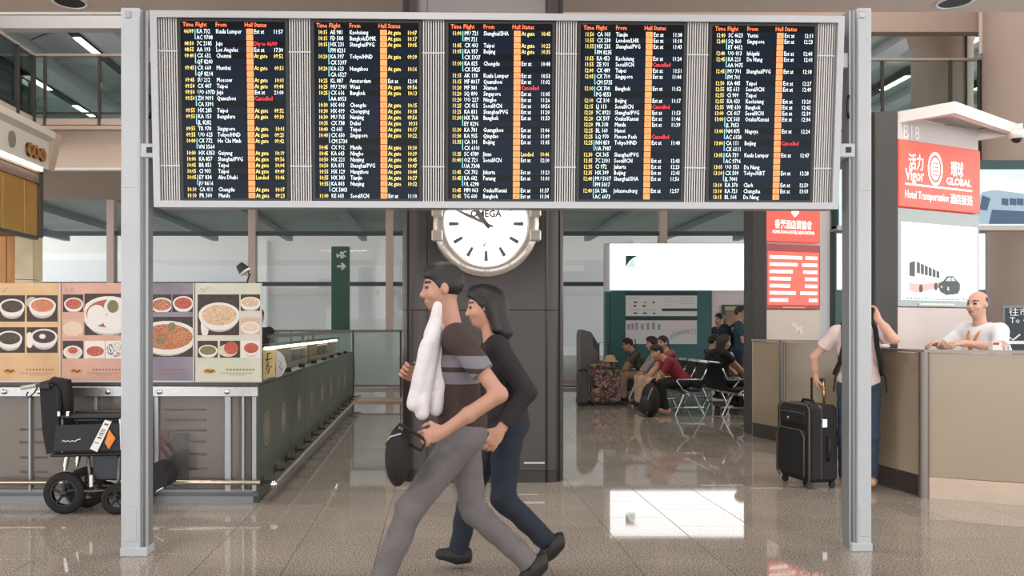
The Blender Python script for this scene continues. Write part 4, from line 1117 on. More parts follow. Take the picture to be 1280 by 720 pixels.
for cx, cz in ((.33, 1.845), (.56, 1.87)):
    m_ = MB(T); m_.poly([pv(cx+.028*math.cos(2*math.pi*k/14), cz+.042*math.sin(2*math.pi*k/14)) for k in range(14)]); part('bus_wheel_print', m_, car_d, lb)
e = -.031
part('car_print', MB(T).poly([pv(.60, 1.87), pv(.62, 1.82), pv(.72, 1.785), pv(.90, 1.80), pv(.94, 1.84), pv(.94, 1.91), pv(.89, 1.94), pv(.83, 1.985), pv(.73, 1.98), pv(.67, 1.93), pv(.61, 1.91)]), car_d, lb)
e = -.033
for pts in (((.70, 1.93), (.745, 1.965), (.79, 1.968), (.79, 1.93)), ((.80, 1.93), (.80, 1.968), (.83, 1.968), (.865, 1.935)), ((.63, 1.86), (.655, 1.855), (.655, 1.875), (.63, 1.88)), ((.73, 1.835), (.76, 1.83), (.76, 1.87), (.735, 1.87))):
    part('car_window_print', MB(T).poly([pv(*p_) for p_ in pts]), mat('print_pale', (214, 226, 224), .5), lb)
m_ = MB(T); e = -.027
for k in range(40):
    x = .06+k*(L-.12)/40; h_ = .02+.025*random.random(); m_.poly([pv(x, 1.735), pv(x+.03, 1.735), pv(x+.018, 1.735+h_)])
part('grass_print', m_, mat('print_teal_grass', (110, 176, 176), .5), lb)
part('pale_strip', MB(T).cbox(.3, .86, -.03, -.018, 1.675, 1.7, .004), white_paint, lb)  # plain white painted strip under the picture
part('lower_panel', MB(T).cbox(.0, L, -.015, .04, 1.2, 1.655, .004), mat('rose_grey_panel', (206, 190, 186), .3), kn)
# canopy frame with light strip and camera
cv = mat('canopy_white', (226, 222, 218), .4)
cP = [Vector((4.5, 7.96, 3.54)), Vector((4.92, 7.62, 3.56)), Vector((6.12, 8.42, 3.54)), Vector((5.72, 8.52, 3.5))]
for i in range(3):
    a, b = cP[i], cP[i+1]; dd = (b-a).normalized(); nn = Vector((dd.y, -dd.x, 0)).normalized()
    part('canopy_beam', MB().prism([a-Uz*.06, b-Uz*.06, b+Uz*.05, a+Uz*.05], -nn*.07), cv, kn)
a, b = cP[1], cP[2]; dd = (b-a).normalized(); nn = Vector((dd.y, -dd.x, 0)).normalized()
part('canopy_light', MB().prism([a+dd*.12+nn*.004-Uz*.03, b-dd*.25+nn*.004-Uz*.03, b-dd*.25+nn*.004+Uz*.01, a+dd*.12+nn*.004+Uz*.01], -nn*.003), emis('canopy_tube', (255, 252, 248), 1.6), kn)
part('canopy_roof', MB().add([tuple(p+Uz*.05) for p in cP], [(0, 1, 2, 3)]), cv, kn)
cm = thing('security_camera', 'white dome security camera under the canopy corner', 'camera', (6.1, 8.36, 3.36))
cc_ = P(1271, 171, 8.3)
part('bracket', MB().cbox(cc_.x-.05, cc_.x+.06, cc_.y-.03, cc_.y+.06, cc_.z+.02, 3.52, .01), white_paint, cm)
part('housing', MB().lathe(cc_, (0, 0, 1), [(.055, -.02), (.075, .0), (.075, .05), (.05, .07), (.001, .07)], 20), white_paint, cm)
part('dome', MB().ell(cc_-Uz*.02, (.05, .05, .045)), black_plastic, cm)

# --- far kiosk
A2, B2 = (4.46, 10.95, 0), (5.56, 11.3, 0)
kf, T, L, d = kiosk('sign_kiosk', 'kiosk with two lit red panels listing hotels', A2, B2, .2)
part('pillar', MB().cbox(XP(940, 10.9), XP(957, 10.9)+.01, 10.88, 11.2, 0, 4.0, .008), dk, kf)
part('back_wall', MB(T).box(0, L, .04, .14, 0, 3.5), mat('kiosk_grey', (196, 196, 196), .5), kf)
rs = part('red_sign', MB(T).cbox(0, L*.8, -.03, .04, 2.64, 3.3, .006), red_s, kf)
tx = MB(T); W_ = L*.8; e = -.033
tx.text('香港酒店業協會', (W_*.5, e, 2.83), Ux, Uz, .13, fit=W_*.68, align='c', offset=.012, res=2); tx.text('HONG KONG HOTELS ASSOCIATION', (W_*.5, e, 2.75), Ux, Uz, .065, fit=W_*.76, align='c', offset=.02)
tx.poly([(W_*.46, e, 3.04), (W_*.52, e, 2.98), (W_*.6, e, 3.04), (W_*.58, e, 3.16), (W_*.48, e, 3.18)])
part('sign_lettering', tx, wht_e, rs)
ls = part('list_lightbox', MB(T).cbox(0, W_, -.03, .04, 1.71, 2.6, .006), mat('red_list_frame', (178, 62, 58), .4), kf)
part('lit_face', MB(T).box(.03, W_-.03, -.034, -.028, 1.77, 2.5), mat('red_list_face', (240, 92, 76), .4, emit=(244, 92, 74), es=.75), ls)
tx = MB(T)
for k, (l_, r_) in enumerate(((.68, .75), (.58, .68), (.48, .7), (.44, .74), (.42, .74), (.54, .64), (.38, .82))):
    z = 2.4-k*.098
    tx.cbox(.06, .06+(W_-.12)*l_, -.037, -.034, z, z+.045, .001); tx.cbox(.06+(W_-.12)*r_, W_-.06, -.037, -.034, z, z+.045, .001)
part('list_lines', tx, wht_e, ls, kind='stuff')
part('pale_strip', MB(T).cbox(.28, .66, -.034, -.028, 1.725, 1.742, .002), mat('slot_pink', (240, 170, 160), .4), ls)  # plain pink strip under the list
part('lower_panel', MB(T).cbox(0, W_, -.02, .04, 1.25, 1.70, .004), mat('rose_beige_panel', (206, 190, 174), .3), kf)
m_ = MB(T); e = -.024; m_.poly([pv(.44, 1.52), pv(.5, 1.52), pv(.52, 1.47), pv(.62, 1.47), pv(.62, 1.36), pv(.58, 1.36), pv(.58, 1.42), pv(.54, 1.42), pv(.5, 1.38), pv(.5, 1.46), pv(.44, 1.48)]); part('panel_emblem', m_, mat('emblem_white', (232, 228, 222), .5), kf)

# --- advertising lightboxes behind the kiosks
AY = 11.28
ad = thing('advertising_lightbox', 'long lit advertisement showing a blue coach', 'advertisement', (8, AY, 2.8))
ax0, ax1 = XP(1046, AY), 9.9
tealf = mat('teal_frame', (48, 84, 84), .4)
part('frame', MB().cbox(ax0, ax1, AY, AY+.17, ZP(286, AY), ZP(200, AY), .01), tealf, ad)
part('lit_face', MB().box(ax0+.03, ax1-.03, AY-.01, AY, ZP(282, AY), ZP(212, AY)), emis('lit_ad_face', (188, 226, 232), .8), ad)
part('white_stripe', MB().prism([P(1214, 235, AY-.012), P(1280, 254, AY-.012), P(1330, 262, AY-.012), P(1330, 228, AY-.012), P(1280, 225, AY-.012), P(1214, 213, AY-.012)], (0, .001, 0)), emis('lit_ad_white', (246, 252, 252), 1.05), ad)
part('lower_rail', MB().box(ax0, ax1, AY-.02, AY+.17, ZP(288, AY), ZP(282, AY)), mat('pale_rail', (200, 190, 186), .4), ad)
cb = mat('print_coach_blue', (56, 84, 112), .4, emit=(56, 84, 112), es=.35); cs = mat('print_coach_silver', (146, 170, 186), .4, emit=(146, 170, 186), es=.5)
m_ = MB(); qq = lambda x, y, l: P(x, y, AY-.014-l)
m_.poly([qq(1222, 280, 0), qq(1222, 250, 0), qq(1228, 240, 0), qq(1243, 237, 0), qq(1290, 243, 0), qq(1360, 250, 0), qq(1360, 280, 0)]); part('coach_body_print', m_, cs, ad)
m_ = MB(); m_.poly([qq(1240, 262, .002), qq(1360, 268, .002), qq(1360, 280, .002), qq(1236, 280, .002)])
for x in (1252, 1262, 1271, 1281, 1292): m_.poly([qq(x, 256, .002), qq(x+8.5, 257, .002), qq(x+8.5, 248.5, .002), qq(x, 247.5, .002)])
m_.poly([qq(1224, 262, .002), qq(1234, 263, .002), qq(1238, 248, .002), qq(1228, 244, .002)]); part('coach_windows_print', m_, cb, ad)
ad2 = thing('advertising_lightbox', 'plain white lit panel below the coach advertisement', 'advertisement', (6.5, AY, 1.2))
ax2 = XP(1231, AY)
part('lit_face', MB().box(ax0, ax2, AY-.005, AY, ZP(362, AY), ZP(292, AY)), emis('lit_panel_white', (250, 252, 252), 1.3), ad2)
part('cabinet', MB().box(ax0-.02, ax2+.02, AY, AY+.2, 0, ZP(289, AY)), tealf, ad2)

# --- things on the near desk
cbd = thing('chalkboard', 'small black writing board with white lettering behind the desk', 'board', (XP(1275, 7.9), 7.9, 0))
x0, x1 = XP(1254, 7.9), XP(1312, 7.9)
part('frame', MB().cbox(x0, x1, 7.9, 7.93, 1.2, ZP(382, 7.9), .006), mat('board_frame', (120, 126, 126), .5), cbd)
part('slate', MB().box(x0+.02, x1-.02, 7.895, 7.9, 1.22, ZP(385, 7.9)), mat('slate_navy', (34, 48, 60), .5), cbd)
tx = MB(); tx.text('往市區', (x0+.05, 7.893, ZP(394, 7.9)), Ux, Uz, .085, 1.2); tx.text('To City', (x0+.06, 7.893, ZP(404, 7.9)), Ux, Uz, .085, 1.05)
tx.tube([(x0+.06, 7.893, ZP(422, 7.9)), (x0+.09, 7.893, ZP(425, 7.9)), (x0+.16, 7.893, ZP(418, 7.9))], .008, 5)
part('chalk_lettering', tx, white_print, cbd)
part('lower_strip', MB().box(x0+.03, x1-.02, 7.89, 7.9, ZP(430, 7.9), ZP(426, 7.9)), white_print, cbd)
part('leg', MB().box(x0+.1, x0+.14, 7.9, 7.93, 0, 1.205), steel_dark, cbd); part('leg', MB().box(x1-.14, x1-.1, 7.9, 7.93, 0, 1.205), steel_dark, cbd)
DY = 6.86
st = thing('calendar_block', 'small red and white desk calendar on the taupe desk', 'calendar', (XP(1246, DY), DY, ZT-.17))
part('block', MB().cbox(XP(1241, DY), XP(1252, DY), DY, DY+.06, ZT-.172, ZP(427.5, DY), .004), white_print, st)
part('red_band', MB().box(XP(1241.5, DY), XP(1249, DY), DY-.002, DY, ZP(431, DY), ZP(428, DY)), mat('calendar_red', (190, 60, 56), .5), st)
for k, px in enumerate((1252.4, 1257.3, 1262.2)):
    single('bottle', MB().lathe((XP(px, DY+.1), DY+.1, ZT-.172), (0, 0, 1), [(.001, 0), (.016, 0), (.016, .155+.01*k), (.008, .17+.01*k), (.008, .19+.01*k), (.001, .19+.01*k)], 12), mat('clear_bottle', (208, 212, 210), .15), ('short', 'middle', 'tallest')[k]+' of three small clear bottles beside the desk calendar', 'bottle', group='small bottles on the desk')
sg_ = P(1100, 437, 7.42)
mo = single('mouse', MB().ell((sg_.x+.03, 7.40, ZT+.018), (.05, .03, .022)), white_paint, 'white computer mouse lying on the desk ledge', 'mouse')
hs = P(1153, 431, 7.05)
hd_ = thing('stapler', 'dark stapler on the desk in front of the man', 'stapler', (hs.x, hs.y, ZT-.17))
part('base', MB().cbox(hs.x-.05, hs.x+.09, hs.y-.02, hs.y+.02, ZT-.172, ZT-.15, .006), black_plastic, hd_)
part('arm', MB().prism([(hs.x-.05, hs.y-.02, ZT-.15), (hs.x+.09, hs.y-.02, ZT-.15), (hs.x+.08, hs.y-.02, ZT-.1), (hs.x-.05, hs.y-.02, ZT-.03)], (0, .04, 0)), mat('stapler_brown', (88, 62, 54), .4), hd_)
# ================================================================== WAITING AREA
IY = 18.6
iw = thing('information_wall', 'teal information wall with white notices under a lit sign', 'information wall', (XP(830, IY), IY, 0))
teal = mat('teal_panel', (44, 96, 96), .4)
part('board', MB().cbox(XP(764, IY), XP(890, IY), IY, IY+.25, 0, ZP(363, IY), .01), teal, iw)
part('side_return', MB().cbox(XP(757, IY), XP(764, IY)-.003, IY+.02, IY+.25, 0, ZP(364, IY), .01), teal, iw)
pn = lambda x0, y0, x1, y1, l=.0: MB().box(XP(x0, IY), XP(x1, IY), IY-.012-l, IY-.001, ZP(y1, IY), ZP(y0, IY))
paper = mat('notice_paper', (222, 222, 220), .5); ink2 = mat('notice_ink', (70, 72, 74), .6); ink3 = mat('notice_grey', (176, 178, 178), .6)
n1 = part('notice', pn(782, 369.5, 871, 395), paper, iw)
m_ = MB()
for (x, y, w_, h_) in [(794, 378, 4, 2), (806, 378, 3, 1.4), (817, 378, 3, 2), (793.5, 382.5, 3.6, 2.2), (805, 382.5, 4, 2.2), (794, 391.5, 4.5, 1.8), (806, 391.5, 4.5, 1.8), (817.5, 391.5, 3.5, 1.4)]:
    m_.box(XP(x-w_/2, IY), XP(x+w_/2, IY), IY-.016, IY-.012, ZP(y+h_/2, IY), ZP(y-h_/2, IY))
part('pictograms', m_, ink2, n1)
m_ = MB()
for (x0, y0, x1) in [(784, 372, 800), (830, 372.5, 840), (850, 372.5, 868), (850, 376, 866), (850, 379, 868), (830, 376, 846), (830, 381, 838), (786, 386.5, 800), (803, 386.5, 820)]: m_.box(XP(x0, IY), XP(x1, IY), IY-.016, IY-.012, ZP(y0+.7, IY), ZP(y0, IY))
part('small_print', m_, ink3, n1, kind='stuff')
part('dark_heading', pn(827, 385.5, 871, 389, .003), mat('heading_teal', (52, 74, 72), .5), n1)
part('heading_bar', pn(782, 365, 871, 368.5), mat('heading_dark', (34, 58, 58), .5), iw)
part('heading_bar', pn(782, 396.5, 871, 399.5), mat('heading_dark', (34, 58, 58), .5), iw)
n2 = part('map_notice', pn(782, 400.5, 871, 430), mat('map_print', (206, 216, 214), .5, noise=(2.2, .2), c2=(222, 206, 208)), iw)
m_ = MB()
for k in range(7): m_.tube([P(838+k*4.5, 424-k*2.2, IY-.014), P(842+k*4.5, 414-k*.5, IY-.014), P(848+k*3.5, 418, IY-.014)], .008, 4)
part('map_lines', m_, mat('map_line', (160, 182, 182), .6), n2)
m_ = MB()
for k, c in enumerate((784, 789, 794, 801, 808, 815, 822)): m_.box(XP(c, IY), XP(c+3.4, IY), IY-.0145, IY-.012, ZP(412, IY), ZP(405-(k % 3), IY))
part('map_blocks', m_, mat('map_block', (150, 152, 170), .6), n2)
ls_ = thing('lightbox_sign', 'long bright white lightbox sign with a small teal swoosh emblem', 'sign', (XP(850, IY), IY, 2.3))
part('housing', MB().cbox(XP(757.5, IY), XP(1010, IY), IY+.02, IY+.3, ZP(365, IY), ZP(303.5, IY), .01), mat('housing_grey', (206, 202, 200), .4), ls_)
face = part('lit_face', MB().box(XP(763, IY), XP(1006, IY), IY, IY+.03, ZP(362, IY), ZP(305, IY)), emis('lightbox_white', (255, 255, 255), 2.6), ls_)
q = lambda x, y, l=.004: P(x, y, IY-l)
m_ = MB(); m_.poly([q(782, 319.5), q(798.5, 319.5), q(792, 322.5), q(786.5, 327), q(782, 335)]); part('emblem_swoosh', m_, mat('swoosh_teal', (40, 96, 88), .5), face)
m_ = MB(); m_.poly([q(783, 335), q(787, 328), q(793, 323), q(793.5, 329), q(795, 335)]); part('emblem_tail', m_, mat('swoosh_mint', (190, 228, 224), .5, emit=(190, 228, 224), es=.9), face)
m_ = MB()
for st_ in (((904, 327), (901, 333)), ((906, 326), (904, 338)), ((903, 330), (908, 331)), ((912, 338), (913, 339)), ((919, 327), (918, 336)), ((923, 330), (930, 329)), ((927, 326), (926, 339)), ((851, 341), (853, 341)), ((856, 341.5), (857.5, 341)), ((862, 342), (863, 341)), ((867, 341), (868.5, 342))):
    m_.tube([q(*st_[0]), q(*st_[1])], .008, 5)
part('faint_lettering', m_, mat('faint_letter', (206, 204, 202), .6, emit=(230, 228, 226), es=1.3), face)
pw_ = struct('wall_waiting', MB().box(XP(891, IY), XP(1030, IY), IY+.05, IY+.25, 0, ZP(365, IY)), mat('pale_rose_wall', (214, 204, 204), .5))
po = thing('wall_poster', 'dark green framed poster on the pale wall behind the standing travellers', 'poster', (XP(930, IY), IY, 1.0))
part('frame', MB().cbox(XP(903, IY), XP(960, IY), IY, IY+.04, ZP(440, IY), ZP(381, IY), .01), mat('poster_green', (52, 78, 66), .5), po)
part('print', MB().box(XP(907, IY), XP(956, IY), IY-.004, IY, ZP(436, IY), ZP(389, IY)), mat('poster_print', (150, 120, 104), .5, noise=(2, .3)), po)
part('heading', MB().box(XP(906, IY), XP(920, IY), IY-.006, IY, ZP(388, IY), ZP(383, IY)), mat('poster_heading', (176, 170, 120), .5), po)

# ---- grey machine
GY = 15.6
gm = thing('grey_terminal', 'dark grey self service terminal with a sloping top', 'machine', (XP(737, GY), GY, 0))
sp_ = [P(726, 503, GY), P(748, 503, GY), P(748, 430, GY), P(739, 415, GY), P(728, 412, GY), P(726, 418, GY)]
part('body', MB().prism(sp_, (0, .5, 0)), mat('terminal_grey', (98, 94, 94), .45), gm)
part('screen', MB().prism([P(741, 419.5, GY-.004), P(747.3, 430.5, GY-.004), P(747.3, 440, GY-.004), P(741, 432, GY-.004)], (0, .006, 0)), mat('terminal_screen', (66, 66, 70), .2), gm)
part('base', MB().cbox(XP(725, GY), XP(749, GY), GY-.01, GY+.51, 0, .06, .01), black_plastic, gm)

# ---- beam seats: two back to back rows
perf = mat('perforated_black_steel', (34, 34, 36), .4, .4, bump=(300, .2))
def seat_unit(t, x, y, s):
    """one seat of a row; s=-1 faces -x, +1 faces +x"""
    m_ = MB(); w_ = .24
    m_.prism([(x+s*.22, y-w_, .43), (x+s*.2, y-w_, .455), (x-s*.05, y-w_, .42), (x-s*.2, y-w_, .42), (x-s*.2, y-w_, .395), (x-s*.02, y-w_, .395)], (0, 2*w_, 0))
    part('seat', m_, perf, t)
    m_ = MB(); m_.prism([(x-s*.2, y-w_, .44), (x-s*.225, y-w_, .44), (x-s*.35, y-w_, .86), (x-s*.325, y-w_, .87)], (0, 2*w_, 0))
    bk = part('backrest', m_, perf, t)
    part('head_strip', MB().cyl((x-s*.338, y-w_, .87), (x-s*.338, y+w_, .87), .018, n=8), chrome, bk)
def bench(x, y0, n, s, label):
    t = thing('beam_seat', label, 'bench', (x, y0, 0), group='back to back beam seats')
    for k in range(n): seat_unit(t, x, y0+k*.56, s)
    y1 = y0+(n-1)*.56
    part('beam', MB().cbox(x-.06, x-.0, y0-.3, y1+.3, .33, .38, .006), chrome, t)
    for y in (y0-.2, (y0+y1)/2, y1+.2):
        l_ = part('leg', MB().cyl((x+s*.2, y, .0), (x+s*.05, y, .36), .018, n=8).cyl((x-s*.28, y, 0), (x-s*.1, y, .36), .018, n=8).cyl((x+s*.2, y, .13), (x-s*.28, y, .13), .014, n=8), chrome, t)
    for k in range(n+1):
        y = y0-.28+k*.56
        part('armrest', MB().tube([(x-s*.3, y, .78), (x-s*.22, y, .6), (x-s*.1, y, .6), (x+s*.18, y, .6), (x+s*.2, y, .58), (x+s*.1, y, .44), (x-s*.02, y, .38)], .014, 8), chrome, t)
    return t
RX = 4.12
bench(RX, 13.45, 6, -1, 'row of black perforated seats where the man in red sits')
bench(RX+.86, 13.45, 4, 1, 'row of black perforated seats backing onto the row with the man in red')

# ---- suitcases of the waiting area
def suitcase(label, c, w_, d_, h_, mats_, handle=None, group=None, rot=0.0, wheels=True):
    T = Matrix.Translation(Vector(c)) @ Matrix.Rotation(rot, 4, 'Z')
    t = thing('suitcase', label, 'suitcase', c, group=group)
    part('shell', MB(T).cbox(-w_/2, w_/2, -d_/2, d_/2, .05, h_, .035), mats_, t)
    part('zip', MB(T).box(-w_/2-.002, w_/2+.002, -.012, .012, .08, h_-.035).box(-w_/2+.035, w_/2-.035, -.012, .012, h_-.001, h_+.002), black_rubber, t)
    part('carry_handle', MB(T).tube([(-.08, 0, h_-.002), (-.06, 0, h_+.03), (.06, 0, h_+.03), (.08, 0, h_-.002)], .012, 8), black_plastic, t)
    if handle:
        part('telescopic_handle', MB(T).tube([(-.1, d_*.3, h_-.05), (-.1, d_*.3, handle), (.1, d_*.3, handle), (.1, d_*.3, h_-.05)], .012, 8), black_plastic, t)
    for sx in (-1, 1):
        for sy in (-1, 1): part('wheel', MB(T).cyl((sx*(w_/2-.05), sy*(d_/2-.05)-.012, .026), (sx*(w_/2-.05), sy*(d_/2-.05)+.012, .026), .026, n=12).box(sx*(w_/2-.05)-.01, sx*(w_/2-.05)+.01, sy*(d_/2-.05)-.016, sy*(d_/2-.05)+.016, .03, .06), black_plastic, t)
    return t
patt = vm('patchwork_print', [(158, 74, 70), (44, 40, 44), (176, 164, 148), (70, 92, 112), (112, 66, 76), (168, 128, 98), (78, 98, 88), (36, 34, 38)], 24)
suitcase('suitcase covered in a colourful patchwork print', (XP(757, 15.0), 15.1, 0), .54, .3, ZP(462, 14.95), patt, rot=.15)
single('folded_bag', MB().ell((XP(757, 15.0), 15.1, ZP(462, 14.95)+.075), (.26, .14, .1)), patt, 'soft patchwork bag lying on the patchwork suitcase', 'bag')
suitcase('slim grey suitcase beside the grey terminal', (2.69, 14.95, 0), .18, .34, .64, mat('suitcase_grey', (70, 68, 70), .5))
suitcase('dark suitcase with a raised handle behind the patchwork suitcase', (XP(757, 16.6), 16.7, 0), .4, .28, .62, mat('suitcase_dark', (44, 44, 48), .5), handle=1.14)
suitcase('dark suitcase with a raised handle by the teal wall', (XP(791, 17.6), 17.7, 0), .4, .28, .62, mat('suitcase_dark', (44, 44, 48), .5), handle=1.2)
# backpack between the red-shirted man's feet
bY = 13.1
bp_ = thing('backpack', 'black and grey backpack standing on the floor before the man in red', 'backpack', (XP(813, bY), bY, 0))
part('body', MB().ell((XP(813, bY), bY, .27), (.15, .17, .28), 18, 12), mat('backpack_black', (28, 28, 30), .7), bp_)
part('pocket', MB().ell((XP(806, bY), bY-.06, .2), (.1, .14, .17), 16, 10), mat('backpack_charcoal', (46, 46, 50), .7), bp_)
part('piping', MB().tube([(XP(806, bY), bY-.16, .06), (XP(804, bY), bY-.17, .2), (XP(808, bY), bY-.165, .36), (XP(813, bY), bY-.13, .48)], .009, 6), mat('backpack_grey', (150, 150, 150), .6), bp_)
part('grab_loop', MB().tube([(XP(812, bY), bY, .53), (XP(813, bY), bY, .58), (XP(816, bY), bY, .53)], .01, 6), black_plastic, bp_)

# ---- the traveller's black suitcase in the foreground
sc_ = Vector((XP(1010, 7.42), 7.42, 0)); rt = math.radians(-80)
T = Matrix.Translation(sc_) @ Matrix.Rotation(rt, 4, 'Z')
su_ = thing('suitcase', 'black upright suitcase with brown piping and a gold handle', 'suitcase', sc_)
sb = mat('ballistic_black', (24, 24, 27), .7, bump=(250, .12)); pipm = mat('brown_piping', (96, 78, 68), .6)
hw, hd, h0, h1 = .235, .15, .055, .755
part('shell', MB(T).cbox(-hw, hw, -hd, hd, h0, h1, .035), sb, su_)
part('expander_band', MB(T).cbox(-hw-.004, hw+.004, -hd*.35, -hd*.05, h0+.02, h1+.004, .03), pipm, su_)
fp = part('front_pocket', MB(T).cbox(-hw+.03, hw-.03, -hd-.03, -hd+.01, h0+.05, h0+.47, .02), sb, su_)
part('pocket_piping', MB(T).tube([(-hw+.03, -hd-.033, h0+.05), (-hw+.03, -hd-.033, h0+.41), (-hw+.08, -hd-.033, h0+.47), (hw-.08, -hd-.033, h0+.47), (hw-.03, -hd-.033, h0+.41), (hw-.03, -hd-.033, h0+.05)], .007, 6), pipm, fp)
part('upper_pocket', MB(T).cbox(-hw+.04, hw-.04, -hd-.018, -hd+.01, h0+.51, h0+.66, .015), sb, su_)
part('zip_line', MB(T).box(-hw+.05, hw-.05, -hd-.021, -hd-.017, h0+.62, h0+.63), pipm, su_)
part('badge', MB(T).cbox(-.07, -.045, -hd-.023, -hd-.017, h0+.55, h0+.575, .003), chrome, su_)
part('edge_piping', MB(T).tube([(-hw+.02, -hd+.005, h0), (-hw, -hd, h0+.04), (-hw, -hd, h1-.04), (-hw+.04, -hd, h1), (hw-.04, -hd, h1), (hw, -hd, h1-.04), (hw, -hd, h0+.04), (hw-.02, -hd+.005, h0)], .008, 6), pipm, su_)
part('lock', MB(T).cbox(hw-.002, hw+.016, -.03, .02, h0+.5, h0+.58, .004), chrome, su_)
part('side_handle', MB(T).tube([(hw, .03, h0+.2), (hw+.03, .03, h0+.24), (hw+.03, .03, h0+.38), (hw, .03, h0+.42)], .011, 8), black_plastic, su_)
part('top_handle', MB(T).tube([(-.09, -.0, h1), (-.07, -.0, h1+.03), (.07, -.0, h1+.03), (.09, -.0, h1)], .012, 8), black_plastic, su_)
gold_t = mat('gold_tube', (206, 164, 84), .25, .85); zt_ = .97
hnd = part('telescopic_handle', MB(T).tube([(-.09, .1, h1-.02), (-.09, .1, zt_), (.09, .1, zt_), (.09, .1, h1-.02)], .011, 8), gold_t, su_)
part('handle_grip', MB(T).tube([(-.09, .1, zt_), (.09, .1, zt_)], .016, 8), black_plastic, hnd)
for sx in (-1, 1):
    for sy in (-1, 1):
        x, y = sx*(hw-.05), sy*(hd-.04)
        part('wheel', MB(T).cyl((x-.014, y, .027), (x+.014, y, .027), .027, n=14).cbox(x-.02, x+.02, y-.02, y+.02, .035, .062, .004), black_plastic if sx*sy > 0 else mat('wheel_brown', (70, 58, 52), .5), su_)
# ================================================================== PEOPLE (implicit surfaces polygonised with surface nets)
def V3(p): return np.array(p, dtype=np.float64)
def unit(v): v = V3(v); return v/max(1e-9, np.linalg.norm(v))
def perp(d, ref):
    d = unit(d); r = V3(ref)-d*np.dot(ref, d); return unit(r)
class Field:
    def __init__(s, h): s.h = h; s.ops = []
    def rc(s, a, b, ra, rb, k=.02, cut=None, grp=0, flat=None):
        """round cone a-b; cut=(point, normal) keeps the side against the normal; flat=(axis, factor) squashes it along an axis"""
        s.ops.append(('rc', V3(a), V3(b), ra, rb, k, cut, grp, flat)); return s
    def el(s, c, ax, r, k=.03, cut=None, grp=0):
        s.ops.append(('el', V3(c), np.array(ax, dtype=np.float64), V3(r), None, k, cut, grp, None)); return s
    def bounds(s):
        lo = np.full(3, 1e9); hi = -lo
        for o in s.ops:
            if o[0] == 'rc':
                r = max(o[3], o[4]); lo = np.minimum(lo, np.minimum(o[1], o[2])-r); hi = np.maximum(hi, np.maximum(o[1], o[2])+r)
            else:
                r = o[3].max(); lo = np.minimum(lo, o[1]-r); hi = np.maximum(hi, o[1]+r)
        return lo-.03, hi+.03
    def mesh(s, post=None, noise=0.0):
        h = s.h; lo, hi = s.bounds(); n = np.ceil((hi-lo)/h).astype(int)+1
        f = np.full(n, .5, dtype=np.float32)
        ax = [lo[i]+h*np.arange(n[i]) for i in range(3)]
        for o in s.ops:
            if o[0] == 'rc':
                r = max(o[3], o[4]); a, b = np.minimum(o[1], o[2])-r, np.maximum(o[1], o[2])+r
            else: r = o[3].max(); a, b = o[1]-r, o[1]+r
            pad = o[5]+2.5*h
            i0 = np.maximum(0, np.floor((a-pad-lo)/h).astype(int)); i1 = np.minimum(n, np.ceil((b+pad-lo)/h).astype(int)+1)
            sl = tuple(slice(i0[i], i1[i]) for i in range(3))
            X = ax[0][sl[0]][:, None, None]; Y = ax[1][sl[1]][None, :, None]; Z = ax[2][sl[2]][None, None, :]
            if o[0] == 'rc':
                A, B = o[1], o[2]; d = B-A; dd = max(1e-9, d.dot(d))
                t = np.clip(((X-A[0])*d[0]+(Y-A[1])*d[1]+(Z-A[2])*d[2])/dd, 0, 1)
                ex, ey, ez = X-A[0]-t*d[0], Y-A[1]-t*d[1], Z-A[2]-t*d[2]
                q2 = ex*ex+ey*ey+ez*ez
                if o[8]:
                    fa, ff = V3(o[8][0]), o[8][1]; c = ex*fa[0]+ey*fa[1]+ez*fa[2]; q2 = q2+c*c*(ff*ff-1)
                D = np.sqrt(q2)-(o[3]+t*(o[4]-o[3]))
            else:
                C, R, rr = o[1], o[2], o[3]
                px, py, pz = X-C[0], Y-C[1], Z-C[2]
                k0 = 0; k1 = 0
                for j in range(3):
                    w_ = (px*R[j][0]+py*R[j][1]+pz*R[j][2])/rr[j]; k0 = k0+w_*w_; k1 = k1+(w_/rr[j])**2
                k0 = np.sqrt(k0); k1 = np.sqrt(k1); D = k0*(k0-1)/np.maximum(k1, 1e-6)
            if o[6] is not None:
                cuts = o[6] if isinstance(o[6], list) else [o[6]]
                for (cp, cn) in cuts:
                    cn = unit(cn); D = np.maximum(D, (X-cp[0])*cn[0]+(Y-cp[1])*cn[1]+(Z-cp[2])*cn[2])
            g = f[sl]; k = o[5]
            hh = np.maximum(k-np.abs(g-D), 0)/k
            f[sl] = np.minimum(g, D)-hh*hh*k*.25
        if noise:
            X = ax[0][:, None, None]; Y = ax[1][None, :, None]; Z = ax[2][None, None, :]
            f += (noise*(np.sin(X*31+Z*17)*np.sin(Y*27+Z*23)+.6*np.sin(Z*52+X*23-Y*19))).astype(np.float32)
        if post: f = post(f, ax)
        return nets(f, lo, h)
